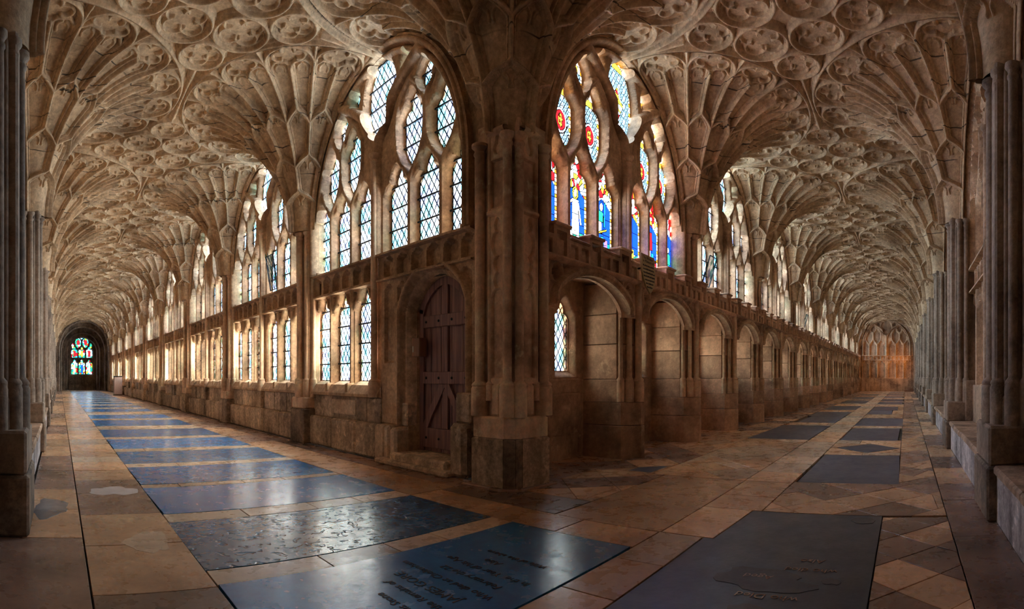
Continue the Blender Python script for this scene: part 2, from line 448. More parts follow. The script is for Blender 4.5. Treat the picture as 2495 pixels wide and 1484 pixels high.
def relief(us, vs, H, keep=None, back=None, ids=None, fmap=None):
    """Grid of heights H[v, u]; keep > 0 is stone, cut along keep = 0 with side walls down to 'back'.
    ids (cells) splits the faces into several meshes. Returns {id: (V, polys)}; default map is (u, -H, v)."""
    nu, nv = len(us), len(vs)
    U, Vv = np.meshgrid(us, vs)
    if fmap is None: P = np.stack([U, -H, Vv], -1).reshape(-1, 3)
    else: P = fmap(U, Vv, H).reshape(-1, 3)
    j, i = np.meshgrid(np.arange(nv - 1), np.arange(nu - 1), indexing='ij')
    q = np.stack([j * nu + i, j * nu + i + 1, (j + 1) * nu + i + 1, (j + 1) * nu + i], -1).reshape(-1, 4)
    res = {}
    if keep is None:
        cid = np.zeros(len(q), int) if ids is None else ids.reshape(-1)
        for k in np.unique(cid):
            f = q[cid == k]; used = np.unique(f); mp = np.full(len(P), -1); mp[used] = np.arange(len(used))
            res[int(k)] = (P[used], [mp[f]])
        return res
    K = keep.reshape(-1).copy(); K[np.abs(K) < 1e-6] = 1e-6
    s = K[q] > 0; cnt = s.sum(1)
    full = q[cnt == 4]; part = q[(cnt > 0) & (cnt < 4)]
    PV = list(map(tuple, P)); extra = {}
    tris = {3: [], 4: [], 5: [], 6: []}; sides = []; bk = {}
    def cut(a, b):
        k = (a, b) if a < b else (b, a)
        if k not in extra:
            t = K[k[0]] / (K[k[0]] - K[k[1]])
            extra[k] = len(PV); PV.append(tuple(P[k[0]] * (1 - t) + P[k[1]] * t))
        return extra[k]
    def backv(i):
        if i not in bk:
            p = PV[i]; bk[i] = len(PV); PV.append((p[0], back, p[2]))
        return bk[i]
    for c in part:
        poly = []; cuts = []
        for k in range(4):
            a, b = int(c[k]), int(c[(k + 1) % 4])
            if K[a] > 0: poly.append(a)
            if (K[a] > 0) != (K[b] > 0):
                e = cut(a, b); poly.append(e); cuts.append((e, K[a] > 0))
        tris.setdefault(len(poly), []).append(poly)
        if back is not None and len(cuts) == 2:
            (e1, out1), (e2, o2) = cuts
            if not out1: e1, e2 = e2, e1
            sides.append([e1, backv(e1), backv(e2), e2])
    polys = [full] + [np.array(v) for v in tris.values() if v]
    if sides: polys.append(np.array(sides))
    PV = np.array(PV)
    used = np.unique(np.concatenate([p.ravel() for p in polys if len(p)]))
    mp = np.full(len(PV), -1); mp[used] = np.arange(len(used))
    return {0: (PV[used], [mp[p] for p in polys if len(p)])}

def relief_mesh(name, us, vs, H, keep=None, back=None, smooth=40):
    V, F = relief(us, vs, H, keep, back)[0]
    return mesh_from(name, V, F, smooth)

# ------------------------------------------------------------------ fan vaults
def fan_profile(n):
    a = np.linspace(0, PI / 2, 400)
    r = R0 + (RT - R0) * (1 - np.cos(a)); z = Z0 + (ZT - Z0) * np.sin(a)
    l = np.concatenate([[0], np.cumsum(np.hypot(np.diff(r), np.diff(z)))])
    ls = np.linspace(0, l[-1], n)
    rr = np.interp(ls, l, r); zz = np.interp(ls, l, z)
    tr = np.gradient(rr, ls); tz = np.gradient(zz, ls)
    tn = np.hypot(tr, tz)
    return ls, rr, zz, tz / tn, -tr / tn, np.interp
_a = np.linspace(0, PI / 2, 400)
_r = R0 + (RT - R0) * (1 - np.cos(_a)); _z = Z0 + (ZT - Z0) * np.sin(_a)
_l = np.concatenate([[0], np.cumsum(np.hypot(np.diff(_r), np.diff(_z)))])
FL = _l[-1]
def l_of_a(deg): return float(np.interp(math.radians(deg), _a, _l))
def r_of_z(z): return float(np.interp(z, _z, _r))

def fan_sector(nphi, nl):
    """90 degree sector of a fan: ribs and sunk panels. Returns {panel id: (V, polys)}; id 0 is the rib network."""
    phi = np.linspace(0, PI / 2, nphi); ls, rr, zz, nr, nz, _ = fan_profile(nl)
    PH, LL = np.meshgrid(phi, ls); RR = np.repeat(rr[:, None], nphi, 1)
    L0, L1, L2, L3 = l_of_a(18.5), l_of_a(35), l_of_a(56), l_of_a(73)
    LE = FL - 0.03
    D = np.full(PH.shape, 9.0); Dc = np.full(PH.shape, 9.0); De = np.full(PH.shape, 9.0)
    def line(pts, acc):
        d = np.full(PH.shape, 9.0)
        for (pa, la), (pb, lb) in zip(pts[:-1], pts[1:]):
            X = (PH - pa) * RR; Y = LL - la; dx = (pb - pa) * RR; dy = lb - la
            l2 = dx * dx + dy * dy + 1e-12; t = np.clip((X * dx + Y * dy) / l2, 0, 1)
            d = np.minimum(d, np.hypot(X - t * dx, Y - t * dy))
        np.minimum(acc, d, out=acc)
    Q = PI / 2
    def ogee(c, hw, ltop, depth):
        for sgn in (-1, 1):
            pts = []
            for k in range(15):
                p = k / 14
                g = 0.55 * (p ** 0.55) * (1 - p ** 2) + p ** 2.2 if p > 0 else 0
                pts.append((c + sgn * hw * p, ltop - depth * g))
            line(pts, D)
        # cusps of a trefoil inside the head
        rm = float(np.interp(ltop - depth * 0.6, _l, _r)); w = hw * rm
        for sgn in (-1, 1):
            cx, cl, ra = sgn * 0.50 * w, ltop - depth * 0.95, 0.42 * w
            line([(c + (cx + ra * math.cos(t)) / rm, cl + ra * math.sin(t)) for t in np.linspace(0.0 if sgn > 0 else PI, PI * 1.15 if sgn > 0 else -0.15 * PI, 9)], Dc)
            line([(c + sgn * (0.30 * w) / rm * math.sin(t), ltop - depth * 0.50 - 0.28 * w * math.cos(t)) for t in np.linspace(0.4, 2.6, 8)], Dc)
    line([(0, 0), (0, FL)], D); line([(Q, 0), (Q, FL)], D)
    ogee(Q / 2, Q / 2, L0, 0.20); line([(Q / 2, L0), (Q / 2, FL)], D)
    for c in (Q / 4, 3 * Q / 4):
        ogee(c, Q / 4, L1, 0.22); line([(c, L1), (c, FL)], D)
    for c in (Q / 8, 3 * Q / 8, 5 * Q / 8, 7 * Q / 8):
        ogee(c, Q / 8, L2, 0.24)
        line([(c, L2), (c, L3 + 0.10)], D)
        # big round head of the top tier, with two small lights and an eye
        rm = 1.95; w = Q / 8
        for sgn in (-1, 1):
            line([(c + sgn * w * math.cos(t), L3 + 0.16 + (LE - L3 - 0.16) * math.sin(t)) for t in np.linspace(0, PI / 2, 14)], D)
            line([(c, L3 + 0.10), (c + sgn * w * 0.22, L3 + 0.17), (c + sgn * w * 0.62, L3 + 0.20), (c + sgn * w * 0.93, L3 + 0.10), (c + sgn * w, L3 - 0.02)], De)
            for s2 in (-1, 1):
                line([(c + sgn * w * 0.5 + s2 * w * 0.22 * math.cos(t), L3 + 0.03 + 0.09 * math.sin(t)) for t in np.linspace(-0.6, 1.3, 7)], Dc)
        for kx, ky, a0, a1 in ((-0.40, 0.30, 0.9, 5.0), (0.40, 0.30, -1.9, 2.2), (0, 0.41, -0.6, 3.75)):
            line([(c + w * kx + 0.10 * math.cos(t) / rm, L3 + ky - 0.0 + 0.085 * math.sin(t)) for t in np.linspace(a0, a1, 12)], De)
    line([(0, FL), (Q, FL)], D)
    wr = 0.020 + 0.015 * np.clip(RR / 1.1, 0, 1)
    wr = np.minimum(wr, 0.12 * RR + 0.004)
    rib = np.maximum(0.105 * np.sqrt(np.clip(1 - (D / (wr * 0.95)) ** 2, 0, 1)), 0.048 * np.sqrt(np.clip(1 - (np.abs(D - wr * 1.15) / (wr * 0.5)) ** 2, 0, 1)))
    we = wr * 0.62
    rib2 = 0.060 * np.sqrt(np.clip(1 - (De / (we * 1.3)) ** 2, 0, 1)) - 0.01
    rib3 = 0.048 * np.sqrt(np.clip(1 - (Dc / (we * 1.1)) ** 2, 0, 1)) - 0.01
    edge = np.minimum(np.minimum(D - wr * 1.5, De - we * 1.3), Dc - we)
    sink = -0.055 * smooth01((np.minimum(np.minimum(D - wr * 1.7, Dc - we * 0.9), De - we * 1.2)) / 0.018)
    H = np.maximum(np.maximum(rib, rib2), np.maximum(rib3 - 0.012, sink))
    nrg = np.repeat(nr[:, None], nphi, 1); nzg = np.repeat(nz[:, None], nphi, 1); zg = np.repeat(zz[:, None], nphi, 1)
    def fmap(U, Vv, Hh):
        r = RR + nrg * Hh; z = zg + nzg * Hh
        return np.stack([r * np.cos(PH), r * np.sin(PH), z], -1)
    # panels: connected cells below rib level
    low = edge > 0.004
    lc = low[:-1, :-1] & low[1:, :-1] & low[:-1, 1:] & low[1:, 1:]
    ids = np.zeros(lc.shape, int)
    lab = label(lc)
    k = 0
    for v in range(1, lab.max() + 1):
        n = (lab == v).sum()
        if n > 0.0009 * lab.size:
            k += 1; ids[lab == v] = k
    out = relief(phi, ls, H, ids=ids, fmap=fmap)
    return out

def label(m):
    """connected components of a boolean grid (4-neighbour), by repeated minimum sweeps"""
    h, w = m.shape
    lab = np.where(m, np.arange(1, m.size + 1).reshape(h, w), 0)
    big = m.size + 9
    L = np.where(m, lab, big)
    while True:
        old = L.copy()
        for ax in (0, 1):
            for rev in (False, True):
                A = L if ax == 0 else L.T
                Mm = m if ax == 0 else m.T
                rngi = range(1, A.shape[0]) if not rev else range(A.shape[0] - 2, -1, -1)
                for i in rngi:
                    p = A[i - 1] if not rev else A[i + 1]
                    A[i] = np.where(Mm[i], np.minimum(A[i], p), big)
        if (old == L).all(): break
    out = np.zeros(m.shape, int); u = np.unique(L[m])
    for k, v in enumerate(u): out[L == v] = k + 1
    return out

FAN_HI = fan_sector(400, 300)
FAN_LO = fan_sector(140, 100)
def sector_rotated(sec, ang, ids=None):
    c, s = math.cos(ang), math.sin(ang)
    Rm = np.array([[c, s, 0], [-s, c, 0], [0, 0, 1]])
    return {k: (V @ Rm, F) for k, (V, F) in sec.items()}
def merge(parts):
    Vs, Fs, b = [], [], 0
    for V, F in parts:
        Vs.append(V); Fs += [f + b for f in F]; b += len(V)
    return np.concatenate(Vs), Fs
def flip(F): return [f[:, ::-1] for f in F]
FAN_RIBS = {}; FAN_PANELS = {}; FAN_WHOLE = {}
for nsec in (1, 2, 3):
    V, F = merge([sector_rotated(FAN_HI, k * PI / 2)[0] for k in range(nsec)])
    FAN_RIBS[nsec] = mesh_from('fan_ribs', V, flip(F), 60)
for k, (V, F) in FAN_HI.items():
    if k: FAN_PANELS[k] = mesh_from('fan_panel', V, flip(F), 60)
for nsec in (2,):
    V, F = merge([g for k in range(nsec) for g in sector_rotated(FAN_LO, k * PI / 2).values()])
    FAN_WHOLE[nsec] = mesh_from('fan_whole', V, flip(F), 60)
for m_ in list(FAN_RIBS.values()) + list(FAN_PANELS.values()) + list(FAN_WHOLE.values()): m_.materials.append(M['vault'])

def place_fan(parent, x, y, rz, nsec=2, hi=True, sy=1.0):
    if not hi:
        o = obj('vault_fan', FAN_WHOLE[2], None, parent, (x, y, 0), rz); o.scale = (1, sy, 1); return o
    o = obj('vault_fan', FAN_RIBS[nsec], None, parent, (x, y, 0), rz); o.scale = (1, sy, 1)
    for s in range(nsec):
        for k, me in FAN_PANELS.items():
            obj('fan_panel', me, None, o, (0, 0, 0), s * PI / 2)
    return o

# ------------------------------------------------------------------ flat crown between the fans
def crown(u0, u1, v0, v1, step, fans, hx, hy):
    """Flat carved panel between fans: fans = (cx, cy, ax, ay) plan ellipses; hx, hy half spans of the bay around the origin."""
    us = np.arange(u0, u1 + step * 0.5, step); vs = np.arange(v0, v1 + step * 0.5, step)
    U, V = np.meshgrid(us, vs)
    dc = np.full(U.shape, 99.0)
    for fx, fy, ax, ay in fans: dc = np.minimum(dc, RT * np.hypot((U - fx) / ax, (V - fy) / ay))
    keep = dc - (RT - 0.05)
    D = np.abs(dc - RT); Dc = np.full(U.shape, 9.0); boss = np.full(U.shape, 0.0)
    a = min(hx, hy)
    rb = (math.sqrt(hx * hx + hy * hy) - RT) / 2.414 * 0.985
    circles = [(sx * rb, sy * rb, rb - 0.02) for sx in (-1, 1) for sy in (-1, 1)]
    for (X, Y) in ((1, 0), (-1, 0), (0, 1), (0, -1)):
        H_ = hx if X else hy; o_ = hy if X else hx
        best = None
        for t in np.linspace(0.4, H_, 300):
            s1 = math.hypot(t - rb, rb) - rb; s2 = math.hypot(H_ - t, o_) - RT
            s = min(s1, s2)
            if best is None or s > best[0]: best = (s, t)
        circles.append((X * best[1], Y * best[1], max(0.1, best[0] - 0.03)))
    ids_v = np.zeros(U.shape, int)
    for n, (cx, cyy, r) in enumerate(circles):
        d = np.hypot(U - cx, V - cyy)
        D = np.minimum(D, np.abs(d - r))
        for q in range(4):
            an = q * PI / 2 + (PI / 4 if n < 4 else 0)
            lx_, ly_ = cx + 0.45 * r * math.cos(an), cyy + 0.45 * r * math.sin(an)
            dl = np.hypot(U - lx_, V - ly_)
            out = np.hypot(U - cx, V - cyy) > 0.36 * r
            Dc = np.minimum(Dc, np.where(out & (d < r), np.abs(dl - 0.40 * r), 9))
            an2 = an + PI / 4
            px_, py_ = cx + 0.50 * r * math.cos(an2), cyy + 0.50 * r * math.sin(an2)
            dp = np.hypot(U - px_, V - py_)
            boss = np.maximum(boss, 0.04 * np.sqrt(np.clip(1 - (dp / (0.09 * r + 0.008)) ** 2, 0, 1)))
        ids_v[(d < r - 0.075)] = n + 1
    # ribs running out to the tips and the ridge ribs along the walk's sides
    for X, Y in ((hx, 0), (-hx, 0), (0, hy), (0, -hy)):
        k = 0.86
        D = np.minimum(D, sd_poly_line(U, V, [(X * 0.62, Y * 0.62), (X, Y)]))
    rib = np.maximum(0.10 * np.sqrt(np.clip(1 - (D / 0.036) ** 2, 0, 1)), 0.045 * np.sqrt(np.clip(1 - (np.abs(D - 0.044) / 0.018) ** 2, 0, 1)))
    rib2 = 0.058 * np.sqrt(np.clip(1 - (Dc / 0.024) ** 2, 0, 1)) - 0.006
    sink = -0.06 * smooth01((np.minimum(D - 0.06, Dc - 0.02)) / 0.02)
    H = np.maximum(np.maximum(rib, rib2 - 0.008), np.maximum(boss, sink))
    Vv, F = None, None
    cell_ids = ids_v[:-1, :-1]
    fm = lambda A, Bb, Hh: np.stack([A, Bb, ZT - Hh], -1)
    inside = keep > -0.02
    cells = inside[:-1, :-1] & inside[1:, :-1] & inside[:-1, 1:] & inside[1:, 1:]
    idc = np.where(cells, cell_ids, -1)
    r = relief(us, vs, H, ids=idc, fmap=fm)
    r.pop(-1, None)
    return {k: mesh_from('crown', V_, flip(F_), 60) for k, (V_, F_) in r.items()}

def set_mat(d, m):
    for me in d.values(): me.materials.append(m)
    return d
OB = 0.25                      # outer fans spring from behind their shafts
OS = RT + OB
WFANS = [(WW / 2, s * B / 2, RT, RT) for s in (-1, 1)] + [(-WW / 2 - OB, s * B / 2, OS, RT) for s in (-1, 1)]
CROWN = set_mat(crown(-WW / 2 - OB, WW / 2, -B / 2, B / 2, 0.012, WFANS, WW / 2, B / 2), M['flat'])
CROWN_LO = set_mat(crown(-WW / 2 - OB, WW / 2, -B / 2, B / 2, 0.036, WFANS, WW / 2, B / 2), M['flat'])
XC = ((CC[0] + LXO) / 2, (CC[1] + RYO) / 2)
XFANS = [(CC[0] - XC[0], CC[1] - XC[1], RT * CS, RT * CS), (LXO - OB - XC[0], LY0 - XC[1], OS, RT), (RX0 - XC[0], RYO - OB - XC[1], RT, OS), (LXO - XC[0], RYO - XC[1], RT, RT)]
CROWN_X = set_mat(crown(LXO - OB - XC[0], RX0 - XC[0], RYO - OB - XC[1], LY0 - XC[1], 0.013, XFANS, (CC[0] - LXO) / 2, (CC[1] - RYO) / 2), M['flat'])
def place_crown(parent, d, x, y, rz=0.0, split=True):
    o = obj('vault_crown', d[0], None, parent, (x, y, 0), rz)
    for k, me in d.items():
        if k: obj('roundel', me, None, o)
    return o

ceil_l = struct('ceiling', 'pale fan vaulting over the walk with blue floor slabs')
ceil_r = struct('ceiling', 'brown fan vaulting over the walk beside the arched carrels')
ceil_x = struct('ceiling', 'dark fan vault spreading above the corner pier')
HI_N = 4
# left walk: inner fans open towards -x, outer towards +x
for k in range(0, NB + 2):
    y = LY0 + B * k
    if k > 0: place_fan(ceil_l, LXI, y, PI / 2, hi=k <= HI_N)
    place_fan(ceil_l, LXO - OB, y, -PI / 2, hi=k <= HI_N, sy=1 + OB / RT)
    if k < NB + 1: place_crown(ceil_l, CROWN if k < HI_N else CROWN_LO, LX, y + B / 2)
for k in range(0, NB + 1):
    x = RX0 + B * k
    if k > 0: place_fan(ceil_r, x, RYI, PI, hi=k <= HI_N)
    place_fan(ceil_r, x, RYO - OB, 0.0, hi=k <= HI_N, sy=1 + OB / RT)
    if k < NB: place_crown(ceil_r, CROWN if k < HI_N else CROWN_LO, x + B / 2, RY, PI / 2)
cf = place_fan(ceil_x, CC[0], CC[1], PI / 2, nsec=3); cf.scale = (CS, CS, 1)
place_fan(ceil_x, LXO, RYO, 0.0, nsec=1)
place_crown(ceil_x, CROWN_X, XC[0], XC[1])
# solid stone above the vault, keeps daylight out of the gaps
m = MB(); m.box(LXO - 0.9, LXI + 0.3, RYO - 0.9, LY0 + B * (NB + 1) + 0.5, ZT + 0.06, ZT + 0.3); m.build('vault_back', M['mortar'], ceil_l)
m = MB(); m.box(LXI + 0.3, RX0 + B * (NB + 1) + 0.5, RYO - 0.9, RYI + 0.3, ZT + 0.06, ZT + 0.3); m.build('vault_back', M['mortar'], ceil_r)

# ------------------------------------------------------------------ window tracery (shared by all bays)
HB = B / 2
ARCH = [(-(HB - r_of_z(z)), z) for z in np.linspace(Z0, ZT, 40)] + [((HB - r_of_z(z)), z) for z in np.linspace(ZT, Z0, 40)]
ARCH = [p for i, p in enumerate(ARCH) if i == 0 or p != ARCH[i - 1]]
def arch_sd(U, V):
    """distance to the wall arch, positive inside"""
    path = [(-(HB - R0), 0.0)] + ARCH + [(HB - R0, 0.0)]
    d = sd_poly_line(U, V, path)
    um = np.where(V > Z0, HB - np.interp(V, _z, _r), HB - R0)
    return np.where((np.abs(U) < um) & (V < ZT), d, -d)
def light_sd(U, V, uc, a, v0, ys):
    s = sd_rect(U, V, uc - a, uc + a, v0, ys)
    for sg in (-1, 1): s = np.maximum(s, sd_circle(U, V, uc + sg * 0.43 * a, ys + 0.02 * a, 0.57 * a))
    s = np.maximum(s, sd_circle(U, V, uc, ys + 0.25 * a, 0.5 * a))
    return np.maximum(s, sd_vesica(U, V, uc, ys + 0.85 * a, 0.38 * a, 0.66 * a))
def light2_sd(U, V, uc, a, v0, v1):
    s = sd_rect(U, V, uc - a, uc + a, v0 + 0.30, v1 - 0.33)
    s = np.maximum(s, sd_vesica(U, V, uc, v0 + 0.36, a, 0.40))
    for sg in (-1, 1): s = np.maximum(s, sd_circle(U, V, uc + sg * 0.43 * a, v1 - 0.32, 0.57 * a))
    s = np.maximum(s, sd_circle(U, V, uc, v1 - 0.28, 0.5 * a))
    return np.maximum(s, sd_vesica(U, V, uc, v1 - 0.15, 0.36 * a, 0.16))
LU = (0.42, 1.07, 1.72)
ROW1 = [(s * u, 0.248, 2.94, 3.66) for s in (-1, 1) for u in LU]
ROW2 = [(s * u, a, 4.01, t) for s in (-1, 1) for u, a, t in ((0.745, 0.232, 4.95), (1.395, 0.218, 4.86))]
ROW3 = [(s * 1.07, 0.145, 4.84, 5.28) for s in (-1, 1)]
EYES = [(s * 0.66, 5.42, 0.085, 0.15) for s in (-1, 1)] + [(s * 1.58, 4.98, 0.06, 0.12) for s in (-1, 1)]
def upper_open(U, V):
    s = np.full(U.shape, -9.0)
    for a in ROW1: s = np.maximum(s, light_sd(U, V, *a))
    for a in ROW2: s = np.maximum(s, light2_sd(U, V, *a))
    for u, a, v0, v1 in ROW3: s = np.maximum(s, sd_vesica(U, V, u, (v0 + v1) / 2, a, (v1 - v0) / 2))
    for u, v, a, b in EYES: s = np.maximum(s, sd_vesica(U, V, u, v, a, b))
    c = sd_vesica(U, V, 0, 5.17, 0.37, 0.64)
    return np.maximum(s, c)
def jamb(d):
    """moulded jamb: fillet at the glass, hollow, fillet, roll"""
    h = np.where(d < 0.012, -0.115, -0.115 + 0.055 * np.clip((d - 0.012) / 0.034, 0, 1) ** 2)
    h = np.where(d > 0.046, -0.032, h)
    h = np.where(d > 0.060, -0.012 + 0.012 * np.clip((d - 0.060) / 0.03, 0, 1), h)
    return h
def upper_height(U, V, openm):
    d = -openm; A = arch_sd(U, V)
    H = jamb(d)
    ribs = [[(0, 2.8), (0, 4.35)]]
    for s in (-1, 1):
        ribs.append([(s * x, y) for x, y in ((0.0, 4.25), (0.04, 4.5), (0.16, 4.76), (0.36, 5.0), (0.62, 5.2), (0.95, 5.39), (1.3, 5.53))])
    dr = np.full(U.shape, 9.0)
    for r in ribs: dr = np.minimum(dr, sd_poly_line(U, V, r))
    H = np.maximum(H, 0.10 * np.sqrt(np.clip(1 - (dr / 0.075) ** 2, 0, 1)) - 0.0 * dr - 0.2 * (dr > 0.075))
    # Y ribs of the lesser lights
    d2 = np.full(U.shape, 9.0)
    for s in (-1, 1):
        for u in (0.745, 1.395):
            for t in (-1, 1):
                c = s * u
                d2 = np.minimum(d2, sd_poly_line(U, V, [(c, 2.9), (c, 3.78), (c + t * 0.05, 3.88), (c + t * 0.21, 4.06), (c + t * 0.30, 4.25), (c + t * 0.325, 4.5), (c + t * 0.31, 4.72), (c + t * 0.18, 4.98), (c + t * 0.02, 5.12)]))
    H = np.maximum(H, 0.03 * np.sqrt(np.clip(1 - (d2 / 0.035) ** 2, 0, 1)) - 0.3 * (d2 > 0.035) - 0.3 * (d < 0.025))
    for o, w, h in ((0.035, 0.05, 0.14), (0.14, 0.04, 0.07)):
        H = np.maximum(H, h * np.sqrt(np.clip(1 - (np.abs(A - o) / w) ** 2, 0, 1)) - 0.3 * (np.abs(A - o) > w))
    return H, A
def make_upper(step):
    us = np.arange(-HB, HB + step / 2, step); vs = np.arange(2.88, ZT + 0.05, step)
    U, V = np.meshgrid(us, vs)
    op = upper_open(U, V)
    H, A = upper_height(U, V, op)
    op = np.where(A < 0.10, np.minimum(op, A - 0.10), op)
    return relief_mesh('tracery', us, vs, H, np.minimum(-op, A + 0.35), 0.13)
TRAC = make_upper(0.012); TRAC.materials.append(M['wall'])
TRAC_LO = make_upper(0.04); TRAC_LO.materials.append(M['wall'])

LOW = [(s * u, 0.235, 1.10, 2.12) for s in (-1, 1) for u in LU]
def make_lower(step, half=0):
    u0, u1 = (-HB + 0.18, HB - 0.18) if not half else (-HB + 0.18, 0.10)
    us = np.arange(u0, u1 + step / 2, step); vs = np.arange(1.02, 2.56, step)
    U, V = np.meshgrid(us, vs)
    op = np.full(U.shape, -9.0)
    for a in LOW:
        if half and a[0] > 0: continue
        op = np.maximum(op, light_sd(U, V, *a))
    d = -op
    H = jamb(d)
    # sunk spandrels above each head
    for a in LOW:
        fr = sd_rect(U, V, a[0] - 0.27, a[0] + 0.27, 2.2, 2.47)
        H = H - 0.06 * smooth01(np.minimum(fr, d - 0.10) / 0.015)
    dr = np.full(U.shape, 9.0)
    for u in (0.745, 1.395, -0.745, -1.395): dr = np.minimum(dr, np.abs(U - u))
    H = np.maximum(H, 0.03 * np.sqrt(np.clip(1 - (dr / 0.03) ** 2, 0, 1)) - 0.3 * (dr > 0.03))
    return relief_mesh('lower_tracery', us, vs, H, -op, 0.14)
LOWER = make_lower(0.012); LOWER.materials.append(M['wall'])
LOWER_H = make_lower(0.012, 1); LOWER_H.materials.append(M['wall'])
LOWER_LO = make_lower(0.04); LOWER_LO.materials.append(M['wall'])

def make_frieze(step):
    us = np.arange(-HB + 0.18, HB - 0.18 + step / 2, step); vs = np.arange(2.52, 2.90, step)
    U, V = np.meshgrid(us, vs)
    s = np.full(U.shape, -9.0)
    for k in range(-6, 7):
        for o in (-0.1625, 0.1625):
            pass
    for sg in (-1, 1):
        for u in LU:
            for o in (-0.16, 0.16):
                c = sg * u + o
                p = sd_rect(U, V, c - 0.125, c + 0.125, 2.565, 2.74)
                for t in (-1, 1): p = np.maximum(p, sd_circle(U, V, c + t * 0.06, 2.74, 0.065))
                p = np.maximum(p, sd_circle(U, V, c, 2.785, 0.062))
                s = np.maximum(s, p)
    H = -0.10 * smooth01(s / 0.018 + 0.3)
    return relief_mesh('frieze', us, vs, H)
FRIEZE = make_frieze(0.014); FRIEZE.materials.append(M['wall'])
FRIEZE_LO = make_frieze(0.04); FRIEZE_LO.materials.append(M['wall'])

def sweep_mesh(name, path, prof, y0=0, smooth=40):
    m = MB(); m.sweep(path, prof, y0); return m.mesh(name, smooth)
def band(name, v0, v1, w, u0=-HB + 0.2, u1=HB - 0.2, slope=0.0):
    m = MB()
    pr = [(u0, v0), (u1, v0)]
    m.add([(u0, 0.02, v0), (u1, 0.02, v0), (u1, -w, v0 + 0.012), (u0, -w, v0 + 0.012), (u1, -w, v1 - 0.02 - slope), (u0, -w, v1 - 0.02 - slope), (u1, 0.04, v1), (u0, 0.04, v1), (u1, 0.16, v1), (u0, 0.16, v1)],
          [(0, 1, 2, 3), (3, 2, 4, 5), (5, 4, 6, 7), (7, 6, 8, 9)])
    return m.mesh(name, None)
STRING1 = band('string_course', 2.49, 2.545, 0.075); STRING1.materials.append(M['wall'])
SILL2 = band('upper_sill', 2.85, 2.93, 0.085, slope=0.02); SILL2.materials.append(M['wall'])
# soffit between fan edge and tracery
def soffit(depth):
    m = MB(); path = [(-(HB - R0), 2.9)] + ARCH + [(HB - R0, 2.9)]
    m.sweep([(u, v) for u, v in path], [(0.03, 0.02), (0.0, 0.03), (-0.01, -depth * 0.3), (-0.05, -depth * 0.34), (-0.045, -depth * 0.6), (-0.09, -depth * 0.64), (-0.085, -depth)])
    me = m.mesh('arch_moulding', 40); me.materials.append(M['wall']); return me
SOFF_IN = soffit(0.14)
SOFF_OUT = soffit(0.3)

# ------------------------------------------------------------------ glazing
TINTS = ['white', 'white', 'white', 'white', 'cyan', 'mint', 'lilac', 'sky']
DW, DH = 0.108, 0.168
def lattice_pts(u0, u1, v0, v1):
    out = []
    for j in range(int((v1 - v0) / (DH / 2)) + 3):
        for i in range(int((u1 - u0) / DW) + 3):
            u = u0 + (i + (0.5 if j % 2 else 0)) * DW - DW / 2; v = v0 + j * DH / 2 - DH / 4
            if u0 - 0.02 <= u <= u1 + 0.02 and v0 - 0.02 <= v <= v1 + 0.02: out.append((u, v))
    return out
def lead_mesh(rects, bars=True):
    m = MB(); w, t = 0.0085, 0.006
    for u0, u1, v0, v1 in rects:
        sl = DH / DW
        for sg in (1, -1):
            # lines v = v0 + sg*sl*(u-u0) + c
            span = (u1 - u0) * sl
            k0 = int(-span / DH) - 2; k1 = int((v1 - v0 + span) / DH) + 2
            for k in range(k0, k1):
                c = v0 + k * DH + (DH * 0.25)
                pts = []
                f = lambda u: c + sg * sl * (u - u0)
                ua, ub = u0, u1
                for vv in (v0, v1):
                    uu = u0 + (vv - c) / (sg * sl)
                    if u0 < uu < u1: pts.append(uu)
                cand = sorted([u0, u1] + pts)
                for a, b in zip(cand[:-1], cand[1:]):
                    mid = f((a + b) / 2)
                    if v0 < mid < v1 and b - a > 0.01:
                        dx, dz = b - a, f(b) - f(a); l = math.hypot(dx, dz); nx, nz = -dz / l * w, dx / l * w
                        A = (a, f(a)); Bp = (b, f(b))
                        m.add([(A[0] + nx, -t, A[1] + nz), (A[0] - nx, -t, A[1] - nz), (Bp[0] - nx, -t, Bp[1] - nz), (Bp[0] + nx, -t, Bp[1] + nz)], [(0, 1, 2, 3)])
        if bars:
            z = v0 + 0.30
            while z < v1 - 0.05:
                m.box(u0, u1, -0.028, -0.010, z - 0.011, z + 0.011); z += 0.30
        for uu in (u0 + 0.035, u1 - 0.035): m.box(uu - 0.006, uu + 0.006, -t, 0, v0, v1)
    me = m.mesh('lead_lattice', None); me.materials.append(M['lead']); return me
def glass_mesh(rects):
    V = []; F = []; mi = []
    for r in rects:
        for (u, v) in lattice_pts(*r):
            b = len(V); V += [(u - DW / 2, 0, v), (u, 0, v - DH / 2), (u + DW / 2, 0, v), (u, 0, v + DH / 2)]
            F.append([b, b + 1, b + 2, b + 3]); mi.append(random.randrange(len(TINTS)))
    me = mesh_from('glass', np.array(V), [np.array(F)])
    for t in TINTS: me.materials.append(M['g_' + t])
    me.polygons.foreach_set('material_index', np.array(mi, dtype=np.int32))
    return me
def r1(a, e=0.03): return (a[0] - a[1] - e, a[0] + a[1] + e, a[2] - e, a[3] + 1.55 * a[1] + e)
def r2(a, e=0.03): return (a[0] - a[1] - e, a[0] + a[1] + e, a[2] - e, a[3] + e)
RECTS_UP = [r1(a) for a in ROW1] + [r2(a) for a in ROW2] + [r2(a) for a in ROW3] + [(-0.40, 0.40, 4.50, 5.82)] + [(u - a - 0.03, u + a + 0.03, v - b, v + b) for u, v, a, b in EYES]
RECTS_LOW = [r1(a) for a in LOW]
LEADS_UP = [lead_mesh([r]) for r in RECTS_UP]; GLASS_UP = [glass_mesh([r]) for r in RECTS_UP]
